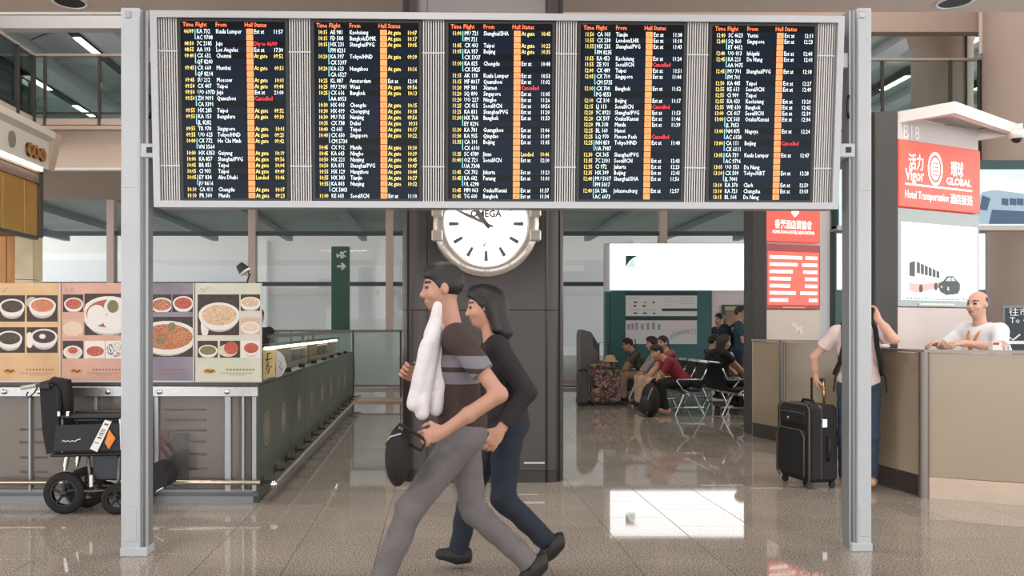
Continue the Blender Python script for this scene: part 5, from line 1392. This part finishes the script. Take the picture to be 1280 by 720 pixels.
def nets(f, lo, h):
    neg = f < 0; n = f.shape
    cnt = np.zeros([d-1 for d in n], dtype=np.int8); offs_ = [(i, j, k) for i in (0, 1) for j in (0, 1) for k in (0, 1)]
    for (i, j, k) in offs_: cnt += neg[i:n[0]-1+i, j:n[1]-1+j, k:n[2]-1+k]
    act = np.argwhere((cnt > 0) & (cnt < 8))
    if len(act) == 0: return np.zeros((0, 3)), np.zeros((0, 4), int)
    idx = np.full(cnt.shape, -1, dtype=np.int64); idx[tuple(act.T)] = np.arange(len(act))
    val = np.stack([f[act[:, 0]+i, act[:, 1]+j, act[:, 2]+k] for (i, j, k) in offs_], 1)
    acc = np.zeros((len(act), 3)); c = np.zeros(len(act))
    for a in range(8):
        for b in range(a+1, 8):
            oa, ob = np.array(offs_[a]), np.array(offs_[b])
            if np.abs(oa-ob).sum() != 1: continue
            va, vb = val[:, a], val[:, b]; cr = (va < 0) != (vb < 0)
            t = np.where(cr, va/np.where(cr, va-vb, 1), 0)
            acc += (oa[None]+(ob-oa)[None]*t[:, None])*cr[:, None]; c += cr
    verts = lo+(act+acc/np.maximum(c, 1)[:, None])*h
    quads = []
    for axis in range(3):
        o1, o2 = (axis+1) % 3, (axis+2) % 3
        s0 = [slice(None)]*3; s1 = [slice(None)]*3; s0[axis] = slice(0, n[axis]-1); s1[axis] = slice(1, n[axis])
        ch = neg[tuple(s0)] != neg[tuple(s1)]; e = np.argwhere(ch)
        m = (e[:, o1] > 0) & (e[:, o2] > 0) & (e[:, o1] < n[o1]-1) & (e[:, o2] < n[o2]-1); e = e[m]
        if len(e) == 0: continue
        fl = neg[tuple(e.T)]
        def cell(d1, d2):
            q = e.copy(); q[:, o1] -= d1; q[:, o2] -= d2; return idx[tuple(q.T)]
        q = np.stack([cell(1, 1), cell(0, 1), cell(0, 0), cell(1, 0)], 1)
        q[~fl] = q[~fl][:, ::-1]; quads.append(q)
    return verts, np.concatenate(quads)

class Person:
    """joints in a local frame: x forward, y to the person's left, z up, metres; placed by location and heading"""
    def __init__(s, label, loc, heading, h=.011, cat='person', group=None, name='person', scale=1.0):
        s.t = thing(name, label, cat, loc, group); s.t.rotation_euler = (0, 0, heading); s.h = h
        s.t.scale = (scale, scale, scale)
    def emit(s, name, fld, mats, classify=None, post=None, noise=0.0, label=None):
        v, q = fld.mesh(post, noise)
        if len(v) == 0: return None
        me = bpy.data.meshes.new(name); me.from_pydata(v.tolist(), [], q.tolist())
        for m_ in (mats if isinstance(mats, (list, tuple)) else [mats]): me.materials.append(m_)
        me.polygons.foreach_set('use_smooth', [True]*len(q))
        if classify is not None: me.polygons.foreach_set('material_index', classify(v[q].mean(1)).astype(np.int32))
        me.update(); o = link(name, me, s.t); _org[o.name] = Vector((0, 0, 0))
        if label: o['label'] = label
        return o

def hand_ops(B, wrist, d, palm, side, curl=.5, k=.006, thumb_curl=.3, sc=1.0):
    """palm, four jointed fingers and a thumb; d = pointing direction, palm = palm normal, side = thumb side"""
    d = unit(d); side = perp(d, side); palm = unit(np.cross(d, side))*np.sign(np.dot(np.cross(d, side), palm) or 1)
    w_ = V3(wrist)
    B.rc(w_-d*.01, w_+d*.03, .024*sc, .026*sc, .02)
    B.el(w_+d*.05*sc, [d, side, palm], (.05*sc, .041*sc, .017*sc), .02)
    for i, (o, ln) in enumerate(((.033, .074), (.0115, .083), (-.0105, .078), (-.031, .062))):
        p = w_+d*.085*sc+side*o*sc; a = 0; dirv = d
        for j, fr_ in enumerate((.44, .31, .25)):
            a += curl*(1.0+.12*i)*(1.1 if j else .9)
            dv = d*math.cos(a)+palm*math.sin(a); q = p+dv*ln*fr_*1.15*sc
            r0 = (.0092-.0008*j)*sc; B.rc(p, q, r0, r0*.92, k); p = q
    p = w_+d*.022*sc+side*.03*sc; dv = unit(d*.6+side*.7+palm*.25); q = p+dv*.042*sc; B.rc(p, q, .014*sc, .011*sc, .012)
    dv2 = unit(d*.85+side*(.35-thumb_curl)+palm*(.25+thumb_curl)); q2 = q+dv2*.034*sc; B.rc(q, q2, .0105*sc, .009*sc, k); B.rc(q2, q2+unit(dv2+palm*.3)*.024*sc, .009*sc, .008*sc, k)

EYE, LIP = mat('eye_dark', (34, 26, 24), .3), None
def build_person(pr, J, st):
    """J: joints; st: style (materials and garment options)"""
    h = pr.h; g = lambda k: V3(J[k])
    pel, ch, nk = g('pelvis'), g('chest'), g('neck'); up = unit(ch-pel); shl, shr = g('shl'), g('shr'); left = unit(shl-shr)
    fwd = unit(np.cross(left, up)); left = unit(np.cross(up, fwd)); AX = [fwd, left, up]
    ul = unit(g('hipl')-g('hipr')); 
    hd, hf = g('head'), unit(J.get('look', fwd)); hu = perp(J.get('head_up', (0, 0, 1)), hf) if abs(np.dot(unit(J.get('head_up', (0, 0, 1))), hf)) < .99 else up
    hu = unit(V3(J.get('head_up', (0, 0, 1)))-hf*np.dot(J.get('head_up', (0, 0, 1)), hf)); hl = np.cross(hu, hf); HA = [hf, hl, hu]
    hp = lambda x, y, z: hd+hf*x+hl*y+hu*z
    bl = st.get('belly', 0.0); wide = st.get('wide', 1.0)
    # ---------------- body, one continuous surface
    B = Field(h)
    def torso(F_, inf, kk=.07):
        F_.el(pel+up*.02, AX, (.105+inf, .15*wide+inf, .12+inf), kk)
        F_.el(pel*.62+ch*.38+fwd*(.01+bl*.4), AX, (.1+bl*.6+inf, .135*wide+bl*.3+inf, .15+inf), kk)
        F_.el(ch+fwd*.005, AX, (.108+inf, .155*wide+inf, .17+inf), kk)
        F_.rc(shl-left*.03, shr+left*.03, .055+inf, .055+inf, .06)
    torso(B, -.008)
    B.rc(nk-up*.06, hd-hu*.06-hf*.015, .058, .052, .03)
    # head
    B.el(hp(-.012, 0, .028), HA, (.098, .076, .097), .02); B.el(hp(.022, 0, -.035), HA, (.072, .06, .078), .03); B.rc(hp(.05, 0, -.09), hp(.062, 0, -.085), .026, .022, .03)
    B.rc(hp(.082, 0, .015), hp(.106, 0, -.028), .009, .014, .015); B.el(hp(.085, 0, -.066), HA, (.014, .026, .009), .01); B.rc(hp(.078, -.03, .03), hp(.078, .03, .03), .011, .011, .015)
    for sg in (-1, 1):
        B.el(hp(-.005, sg*.078, -.005), HA, (.02, .01, .032), .008); B.el(hp(.078, sg*.031, .008), HA, (.01, .014, .009), .008); B.el(hp(.06, sg*.04, -.03), HA, (.025, .02, .022), .02)
    # limbs
    for sd, s_ in (('l', 1), ('r', -1)):
        sh, el, wr = g('sh'+sd), g('el'+sd), g('wr'+sd)
        B.rc(sh, el, .046, .037, .03); B.rc(el, el*.45+wr*.55, .039, .037, .02); B.rc(el*.45+wr*.55, wr, .036, .026, .02)
        fd = unit(wr-el); hd_d = J.get('hand'+sd, fd); side = V3(J.get('thumb'+sd, (fwd*.8+(0, 0, .2)))); palm = V3(J.get('palm'+sd, -s_*left))
        hand_ops(B, wr, V3(hd_d), palm, side, st.get('curl'+sd, .45))
        hp_, kn, an = g('hip'+sd), g('kn'+sd), g('an'+sd)
        B.rc(hp_, kn, .08, .052, .04); B.rc(kn, kn*.6+an*.4, .053, .05, .02); B.rc(kn*.55+an*.45, an, .047, .034, .02)
        fdir = unit(J.get('foot'+sd, (1, 0, 0))); fu_ = perp((0, 0, 1), fdir); B.rc(an-fu_*.03, an+fdir*.1-fu_*.042, .03, .022, .02)
    def cls(c):
        r = c-hd; x, y, z = r@hf, r@hl, r@hu; m = np.zeros(len(c), int)
        near = (np.linalg.norm(r, axis=1) < .16)
        m[near & (x > .07) & (np.abs(np.abs(y)-.032) < .0135) & (np.abs(z-.008) < .0065)] = 1
        m[near & (x > .06) & (np.abs(np.abs(y)-.033) < .02) & (np.abs(z-.034) < .006)] = 2
        m[near & (x > .07) & (np.abs(y) < .025) & (np.abs(z+.066) < .0075)] = 3
        return m
    pr.emit('body', B, [st['skin'], EYE, st['hair'], st.get('lip', mat('lip_rose', (168, 96, 86), .5))], cls)
    # ---------------- hair
    Hh = Field(min(h, .01)); style = st.get('hair_style', 'short')
    if style != 'bald':
        n_ = unit(hf*.9-hu*.5)
        Hh.el(hp(-.016, 0, .034), HA, (.103, .0825, .099), .02, cut=[(hp(.048, 0, .03), n_), (hp(0, 0, -.03), unit(-hu*1.0+hf*.55))])
        Hh.el(hp(.02, 0, .085), HA, (.07, .068, .05), .03)
        if style == 'long':
            Hh.rc(hp(-.06, 0, .0), hp(-.085, 0, -.16), .075, .06, .04, flat=None)
            for sg in (-1, 1): Hh.rc(hp(-.02, sg*.07, .02), hp(-.04, sg*.07, -.14), .03, .026, .03)
        if style == 'bun': Hh.el(hp(-.11, 0, .06), HA, (.045, .05, .045), .02)
        pr.emit('hair', Hh, st['hair'], noise=.0022)
    else:
        Hh.el(hp(-.018, 0, .022), HA, (.0995, .0795, .0945), .02, cut=[(hp(.02, 0, .0), unit(hf*.9+hu*.3)), (hp(0, 0, .075), hu), (hp(0, 0, -.055), -hu)])
        pr.emit('hair', Hh, st['hair'])
    # ---------------- shirt
    S = Field(h); torso(S, st.get('loose', .012))
    hem = st.get('hem', -.06); sl = st.get('sleeve', .55)
    for sd, s_ in (('l', 1), ('r', -1)):
        sh, el, wr = g('sh'+sd), g('el'+sd), g('wr'+sd); d = unit(el-sh)
        if sl <= 1:
            e = sh+(el-sh)*sl; S.rc(sh-d*.01, e+d*.03, .064, .063, .04, cut=(e, d))
        else:
            S.rc(sh, el, .064, .054, .04); d2 = unit(wr-el); e = el+(wr-el)*(sl-1); S.rc(el, e+d2*.03, .053, .045, .03, cut=(e, d2))
    hemp = pel+up*hem
    neck_c = nk-up*.005+fwd*.02
    def cut(f, ax):
        X = ax[0][:, None, None]; Y = ax[1][None, :, None]; Z = ax[2][None, None, :]
        pl_ = -((X-hemp[0])*up[0]+(Y-hemp[1])*up[1]+(Z-hemp[2])*up[2])
        # only the torso is cut at the hem, not a hanging arm
        lat = np.abs((X-hemp[0])*left[0]+(Y-hemp[1])*left[1]+(Z-hemp[2])*left[2]); pl_ = np.where(lat > .3, -1, pl_)
        f = np.maximum(f, pl_)
        nd = np.sqrt((X-neck_c[0])**2+(Y-neck_c[1])**2+(Z-neck_c[2]-.02)**2)-.068
        return np.maximum(f, -nd).astype(np.float32)
    sm_ = st['shirt'] if isinstance(st['shirt'], (list, tuple)) else [st['shirt']]
    cl2 = None
    if st.get('stripes'):
        def cl2(c):
            z = (c-pel)@up; lat = np.abs((c-ch)@left); m = np.zeros(len(c), int)
            for z0, z1 in st['stripes']: m[(z > z0) & (z < z1)] = 1
            return m
    pr.emit('shirt', S, sm_, cl2, post=cut, noise=st.get('wrinkle', .0022))
    # ---------------- trousers
    Tr = Field(h); tl = st.get('trouser', .96)
    Tr.el(pel, AX, (.118, .165*wide, .13), .05, cut=(pel+up*.09, up))
    for sd in 'lr':
        hp_, kn, an = g('hip'+sd), g('kn'+sd), g('an'+sd); d2 = unit(an-kn)
        Tr.rc(hp_, kn, .096, .069, .03)
        e = kn+(an-kn)*tl; Tr.rc(kn, e+d2*.03, .069, st.get('cuff', .058), .03, cut=(e, d2))
    pr.emit('trousers', Tr, st['trousers'], noise=.0032)
    # ---------------- shoes
    for sd in 'lr':
        an = g('an'+sd); fd = unit(J.get('foot'+sd, (1, 0, 0))); fu = perp((0, 0, 1), fd); so = an-fu*.075
        Sh = Field(min(h, .01)); fl = np.cross(fu, fd)
        Sh.rc(so-fd*.045+fu*.038, so+fd*.06+fu*.036, .04, .044, .03, cut=(so, -fu)); Sh.rc(so+fd*.05+fu*.03, so+fd*.155+fu*.022, .043, .034, .03, cut=(so, -fu)); Sh.rc(so-fd*.02+fu*.05, an+fu*.01, .042, .044, .03, cut=(an+fu*.01, fu))
        pr.emit('shoe', Sh, st['shoe'])

def mirror_defaults(J, s=1.0):
    return J
def stand_pose(h=1.72, lean=0.0):
    s = h/1.75; z = lambda v: v*s
    J = dict(pelvis=(0, 0, z(.96)), chest=(lean*.35, 0, z(1.28)), neck=(lean*.55, 0, z(1.475)), head=(lean*.7+.03, 0, z(1.625)),
             shl=(lean*.5, z(.185), z(1.415)), shr=(lean*.5, -z(.185), z(1.415)), ell=(lean*.4-.03, z(.22), z(1.13)), elr=(lean*.4-.03, -z(.22), z(1.13)),
             wrl=(.05, z(.22), z(.89)), wrr=(.05, -z(.22), z(.89)), hipl=(0, z(.085), z(.92)), hipr=(0, -z(.085), z(.92)),
             knl=(.02, z(.1), z(.5)), knr=(.02, -z(.1), z(.5)), anl=(-.02, z(.1), .076), anr=(-.02, -z(.1), .076))
    return J
def sit_pose(lean=.2, seat=.508, spread=.13, arms='knees', foot=.46):
    c, s_ = math.cos(lean), math.sin(lean)
    sp = lambda d, y=0: (s_*d, y, seat+.06+c*d)
    J = dict(pelvis=(0, 0, seat+.05), chest=sp(.3), neck=sp(.5), head=(s_*.62+.05, 0, seat+.06+c*.62+.01),
             shl=sp(.44, .185), shr=sp(.44, -.185), hipl=(.02, .09, seat+.02), hipr=(.02, -.09, seat+.02), knl=(.45, spread, seat+.02), knr=(.45, -spread, seat+.02),
             anl=(foot, spread, .076), anr=(foot, -spread, .076))
    for sd, y in (('l', 1), ('r', -1)):
        sh = V3(J['sh'+sd]); kn = V3(J['kn'+sd])
        wr = V3((.40, y*.06, seat+.13)); mid = (sh+wr)/2; L = np.linalg.norm(wr-sh); b = math.sqrt(max(.0, .29**2-(min(L, .56)/2)**2))
        d = unit(wr-sh); L = min(L, .55); wr = sh+d*L; mid = sh+d*L/2
        J['wr'+sd] = tuple(wr); J['el'+sd] = tuple(mid+perp((-.3, y*.8, -.6), d)*b)
    return J
SKIN_A = mat('skin_tan', (180, 134, 114), .5); SKIN_B = mat('skin_light', (214, 168, 146), .5); SKIN_C = mat('skin_warm', (198, 148, 124), .5)
HAIR = mat('hair_black', (22, 19, 19), .45, bump=(120, .3)); HAIR_B = mat('hair_brown', (66, 48, 40), .5, bump=(120, .3)); HAIR_G = mat('hair_dark_grey', (38, 34, 33), .5)
def cloth(n, c): return mat('cloth_'+n, c, .85, bump=(140, .15), noise=(12, .08))
NAVY, BLACKC, GREYJ, DENIM = cloth('navy', (30, 38, 50)), cloth('black', (26, 26, 28)), cloth('grey_jeans', (104, 100, 100)), cloth('denim', (48, 64, 84))
SHOE_D, SHOE_T = mat('shoe_dark', (30, 28, 28), .55), mat('shoe_tan', (190, 150, 112), .6)

def striped(name, base, stripe, bands):
    m = cloth(name, base); nt = m.node_tree; n = nt.nodes; L = nt.links; b = n['Principled BSDF']
    tc = n.new('ShaderNodeTexCoord'); sp = n.new('ShaderNodeSeparateXYZ'); L.new(tc.outputs['Object'], sp.inputs[0])
    tot = None
    for z0, z1 in bands:
        g1 = n.new('ShaderNodeMath'); g1.operation = 'GREATER_THAN'; g1.inputs[1].default_value = z0; L.new(sp.outputs[2], g1.inputs[0])
        g2 = n.new('ShaderNodeMath'); g2.operation = 'LESS_THAN'; g2.inputs[1].default_value = z1; L.new(sp.outputs[2], g2.inputs[0])
        mu = n.new('ShaderNodeMath'); mu.operation = 'MULTIPLY'; L.new(g1.outputs[0], mu.inputs[0]); L.new(g2.outputs[0], mu.inputs[1])
        if tot is None: tot = mu
        else:
            ad_ = n.new('ShaderNodeMath'); ad_.operation = 'ADD'; L.new(tot.outputs[0], ad_.inputs[0]); L.new(mu.outputs[0], ad_.inputs[1]); tot = ad_
    mx = n.new('ShaderNodeMixRGB'); old = b.inputs['Base Color'].links[0].from_socket
    L.new(tot.outputs[0], mx.inputs[0]); L.new(old, mx.inputs[1]); mx.inputs[2].default_value = s2l(stripe); L.new(mx.outputs[0], b.inputs['Base Color'])
    return m

# ---- walker in front, heading left past the column
WYA = 4.12; XA = XP(578, WYA)
wa = Person('man in a dark striped shirt and grey jeans striding past the dark column', (XA, WYA, 0), math.pi, h=.0065)
lx = lambda px, Y=WYA: -(XP(px, Y)-XA)
Ja = dict(pelvis=(-.01, 0, .93), chest=(.03, 0, 1.25), neck=(.055, 0, 1.46), head=(.105, 0, 1.655), look=(1, .12, -.1),
          shl=(.03, .19, 1.40), shr=(.06, -.18, 1.40), ell=(-.17, .27, 1.13), wrl=(.10, .25, .95), elr=(.06, -.25, 1.12), wrr=(.24, -.08, 1.19),
          hipl=(0, .085, .90), hipr=(0, -.085, .90), knl=(.27, .09, .53), anl=(.43, .09, .125), footl=(1, 0, .22), knr=(-.06, -.1, .49), anr=(-.37, -.1, .2), footr=(.75, 0, -.66),
          handl=(.9, -.05, -.3), thumbl=(.3, -.3, .9), palml=(0, -1, -.15), handr=(.6, .5, .45), thumbr=(0, .4, 1), palmr=(-1, 0, 0))
build_person(wa, Ja, dict(skin=SKIN_A, hair=HAIR, shirt=striped('umber', (58, 44, 40), (116, 114, 120), ((1.17, 1.23), (1.255, 1.315))), sleeve=.62, hem=-.1, trousers=GREYJ, shoe=SHOE_D, curll=.62, curlr=.6))
# what he carries
hb = P(497, 572, 3.9)
bg_ = thing('shoulder_bag', 'small black bag held in the hand of the striding man', 'bag', (hb.x, hb.y, hb.z-.15))
m_ = Field(.009); c_ = V3(hb)
m_.el(c_, [(1, 0, 0), (0, 1, 0), (0, 0, 1)], (.062, .11, .14), .02)
v_, q_ = m_.mesh()
me_ = bpy.data.meshes.new('bag_body'); me_.from_pydata((v_-V3(_org[bg_.name])).tolist(), [], q_.tolist()); me_.materials.append(cloth('bag_black', (24, 23, 24))); me_.polygons.foreach_set('use_smooth', [True]*len(q_)); link('bag_body', me_, bg_)
wl_ = Vector((XA-.19, WYA-.245, .895))
part('strap', MB().tube([hb+Vector((-.025, 0, .12)), hb+Vector((.01, -.01, .165)), wl_+Vector((-.03, 0, .035)), wl_+Vector((.01, 0, .005)), wl_+Vector((-.02, .01, -.04)), hb+Vector((.05, .0, .07))], .008, 8), cloth('bag_black', (24, 23, 24)), bg_)
part('zip', MB().tube([hb+Vector((-.058, -.03, .07)), hb+Vector((-.03, -.06, .11)), hb+Vector((.02, -.06, .125))], .005, 6), steel, bg_)
wj = thing('white_jacket', 'white jacket held against the chest of the striding man', 'jacket', (P(530, 440, 4.0).x, 4.0, 1.0))
m_ = Field(.009)
for (xa, ya, ra_1, xb, yb_, rb_1, dep) in ((547, 382, .022, 541, 420, .045, 3.99), (541, 420, .045, 527, 500, .045, 3.98), (548, 410, .03, 549, 480, .04, 4.03), (549, 480, .04, 545, 512, .035, 4.03), (534, 430, .035, 517, 505, .036, 3.95), (527, 500, .04, 528, 516, .036, 3.96)):
    m_.rc(P(xa, ya, dep), P(xb, yb_, dep), ra_1, rb_1, .012)
v_, q_ = m_.mesh(noise=.0015)
me_ = bpy.data.meshes.new('garment'); me_.from_pydata((v_-V3(_org[wj.name])).tolist(), [], q_.tolist()); me_.materials.append(cloth('white_cotton', (214, 210, 212))); me_.polygons.foreach_set('use_smooth', [True]*len(q_)); link('garment', me_, wj)

# ---- second walker, half hidden behind him
WYB = 4.72; XB = XP(632, WYB)
wb = Person('walker in dark navy clothes close behind the man in the striped shirt', (XB, WYB, 0), math.pi, h=.008)
Jb = dict(pelvis=(-.02, 0, .9), chest=(.04, 0, 1.2), neck=(.08, 0, 1.395), head=(.125, 0, 1.575), look=(1, 0, -.15),
          shl=(.06, .175, 1.34), shr=(.06, -.175, 1.34), ell=(-.1, .22, 1.09), wrl=(.05, .25, .88), elr=(.1, -.23, 1.08), wrr=(.28, -.2, .98),
          hipl=(0, .085, .86), hipr=(0, -.085, .86), knl=(.02, .09, .46), anl=(-.25, .09, .2), footl=(.75, 0, -.66), knr=(.2, -.1, .49), anr=(.28, -.1, .082), footr=(1, 0, .03))
build_person(wb, Jb, dict(skin=SKIN_C, hair=HAIR, hair_style='long', shirt=cloth('dark_plum', (40, 34, 38)), sleeve=1.85, hem=-.12, trousers=NAVY, shoe=SHOE_D))

# ---- traveller on the phone behind the post
TYt = 7.22; XT = XP(1073, TYt)
tv = Person('traveller in a pale pink shirt on the phone, holding the black suitcase', (XT, TYt, 0), math.radians(-112), h=.0105)
Jt = stand_pose(1.73)
# local x is mostly towards the camera; local y is to the picture's right
Jt.update(ell=(.27, .25, 1.35), wrl=(.14, .135, 1.535), handl=(-.35, -.1, 1), thumbl=(-1, 0, 0), palml=(0, -1, 0), elr=(-.045, -.36, 1.18), wrr=(-.08, -.34, .99), handr=(0, .05, -1), thumbr=(1, .3, 0), palmr=(0, 1, 0), look=(1, -.1, -.05))
build_person(tv, Jt, dict(skin=SKIN_B, hair=HAIR_B, shirt=cloth('pale_pink', (228, 206, 202)), sleeve=.6, hem=-.13, trousers=DENIM, shoe=SHOE_T, curll=.7, curlr=.9, loose=.018))
def loc2w(p, heading, L): c, s = math.cos(heading), math.sin(heading); return Vector((L[0]+p[0]*c-p[1]*s, L[1]+p[0]*s+p[1]*c, L[2]+p[2]))
tl_ = lambda *p: loc2w(p, math.radians(-112), (XT, TYt, 0))
bpk = thing('backpack', 'black backpack with hanging straps worn by the traveller on the phone', 'backpack', tl_(-.2, 0, 1.0))
part('body', MB().ell(tl_(-.22, 0, 1.2), (.16, .12, .24), 18, 12), BLACKC, bpk)
for s_ in (-1, 1):
    part('shoulder_strap', MB().tube([tl_(-.14, s_*.12, 1.38), tl_(-.02, s_*.125, 1.487), tl_(.09, s_*.125, 1.44), tl_(.145, s_*.13, 1.3), tl_(.12, s_*.16, 1.14), tl_(.0, s_*.19, 1.04), tl_(-.15, s_*.12, 1.02)], .022, 8), BLACKC, bpk)
    part('loose_strap', MB().tube([tl_(.12, s_*.165, 1.14), tl_(.14, s_*.2, 1.0), tl_(.13, s_*.21, .88)], .007, 6), BLACKC, bpk)
ph = tl_(.10, .1, 1.58)
single('mobile_phone', MB().cbox(ph.x-.012, ph.x+.012, ph.y-.035, ph.y+.035, ph.z-.06, ph.z+.07, .004), black_plastic, 'dark phone held to the ear of the traveller', 'phone')

# ---- man behind the near desk
dm = Person('man in a white shirt with an orange lanyard behind the desk', (XP(1228, 7.42), 7.42, 0), math.radians(196), h=.0105)
Jd = stand_pose(1.80)
# local x = towards picture left, local y = towards the camera
Jd.update(chest=(.0, 0, 1.30), neck=(.02, 0, 1.49), head=(.06, 0, 1.665), shl=(.02, .19, 1.42), shr=(.02, -.18, 1.42), ell=(.16, .31, 1.275), wrl=(.42, .17, 1.315), elr=(.17, -.25, 1.265), wrr=(.44, -.08, 1.31), look=(1, .12, .02),
          handl=(1, -.2, -.05), handr=(1, .1, -.05), thumbl=(.2, -1, .3), thumbr=(.2, 1, .3), palml=(0, 0, -1), palmr=(0, 0, -1))
build_person(dm, Jd, dict(skin=SKIN_B, hair=HAIR_G, hair_style='bald', shirt=cloth('office_white', (232, 234, 238)), sleeve=.86, hem=-.1, trousers=BLACKC, shoe=SHOE_D, belly=.06, loose=.02, wide=1.08, curll=.3, curlr=.3))
dl = lambda *p: loc2w(p, math.radians(196), (XP(1228, 7.42), 7.42, 0))
ly = thing('lanyard', 'orange lanyard hanging from the neck of the desk man', 'lanyard', dl(.1, 0, 1.2))
part('ribbon', MB().tube([dl(-.03, .07, 1.5), dl(.08, .075, 1.45), dl(.13, .05, 1.38), dl(.163, .01, 1.24)], .011, 6).tube([dl(-.03, -.07, 1.5), dl(.08, -.05, 1.45), dl(.14, -.03, 1.38), dl(.163, .01, 1.24)], .011, 6), mat('lanyard_orange', (222, 132, 56), .6), ly)
pc_ = dl(.185, .01, 1.19); part('card', MB().cbox(pc_.x-.006, pc_.x+.006, pc_.y-.03, pc_.y+.03, pc_.z-.05, pc_.z+.05, .002), white_print, ly)

# ---- kitchen staff member half hidden behind the menu boards
sk = Person('staff member in black, half hidden behind the pale green menu board', (XP(322, 11.4), 11.4, 0), math.radians(-60), h=.014)
build_person(sk, stand_pose(1.72), dict(skin=SKIN_C, hair=HAIR, hair_style='bun', shirt=BLACKC, sleeve=.8, trousers=BLACKC, shoe=SHOE_D))

# ---- waiting passengers
def sitter(label, x, y, heading, lean, shirt, trousers, hair='short', skin=SKIN_C, sl=.55, hm=HAIR, shoe=SHOE_D, look=None, **kw):
    p = Person(label, (x, y, 0), heading, h=.0135)
    J = sit_pose(lean, **kw)
    J['look'] = look or (1, 0, -.35*lean-.1)
    build_person(p, J, dict(skin=skin, hair=hm, hair_style=hair, shirt=shirt, sleeve=sl, trousers=trousers, shoe=shoe, hem=-.04))
    return p
LEFT = math.pi
sitter('man in a dark red shirt bent forward over a backpack', RX+.02, 13.45, LEFT, .72, cloth('dark_red', (138, 46, 56)), BLACKC, shoe=SHOE_T, foot=.36, spread=.16)
sitter('man in a rust shirt looking up beside the man in red', RX-.0, 14.01, LEFT, .22, cloth('rust', (150, 80, 70)), cloth('khaki', (196, 168, 138)), look=(1, .5, 0))
sitter('dark haired woman in grey seated between two men', RX-.0, 14.57, LEFT, .3, cloth('ash', (150, 146, 140)), cloth('sand', (206, 180, 150)), hair='long', sl=1.8)
sitter('man in an olive grey shirt bent over by the teal wall', RX-.06, 15.69, LEFT, .5, cloth('olive_grey', (92, 92, 84)), cloth('tan_trousers', (184, 158, 132)))
sitter('passenger in a striped dark top seated with back turned', RX+.84, 14.57, 0, .02, cloth('charcoal', (52, 52, 56)), BLACKC)
sitter('long haired passenger in black seated with back turned', RX+.84, 14.01, 0, .0, BLACKC, BLACKC, hair='long')
sm1 = Person('standing traveller in a teal blue shirt with arms folded', (XP(921, 15.25)+.04, 15.25, 0), math.radians(-20), h=.0125)
Js = stand_pose(1.87); Js.update(ell=(.06, .26, 1.2), wrl=(.26, .06, 1.17), elr=(.08, -.27, 1.2), wrr=(.28, -.04, 1.12), look=(1, -.2, 0))
build_person(sm1, Js, dict(skin=SKIN_B, hair=HAIR_B, shirt=cloth('teal_blue', (52, 88, 104)), sleeve=.7, trousers=DENIM, shoe=SHOE_D, hem=-.1))
sm2 = Person('standing dark haired traveller in black beside the teal blue shirt', (XP(901, 16.0), 16.0, 0), math.radians(200), h=.013)
build_person(sm2, stand_pose(1.74), dict(skin=SKIN_C, hair=HAIR, shirt=BLACKC, sleeve=1.8, trousers=BLACKC, shoe=SHOE_D, hem=-.1))
b2_ = thing('backpack', 'large dark backpack on the back of the traveller in teal blue', 'backpack', (XP(906, 15.3), 15.3, .95))
bl_ = lambda *p: loc2w(p, math.radians(-20), (XP(921, 15.25)+.04, 15.25, 0))
part('body', MB().ell(bl_(-.26, 0, 1.24), (.16, .17, .3), 16, 10), cloth('pack_navy', (34, 50, 64)), b2_)
part('pocket', MB().ell(bl_(-.38, 0, 1.14), (.1, .14, .18), 14, 8), BLACKC, b2_)
for s_ in (-1, 1): part('shoulder_strap', MB().tube([bl_(-.16, s_*.1, 1.46), bl_(-.03, s_*.12, 1.57), bl_(.1, s_*.12, 1.48), bl_(.14, s_*.13, 1.28)], .022, 8), BLACKC, b2_)
single('straw_hat', MB().lathe((XP(757, 15.0)+.1, 15.06, ZP(462, 14.95)+.145), (0, 0, 1), [(.16, 0), (.15, .01), (.1, .03), (.095, .08), (.06, .12), (.001, .13)], 20), mat('straw', (206, 172, 132), .7), 'pale straw hat resting on the patchwork bag', 'hat')
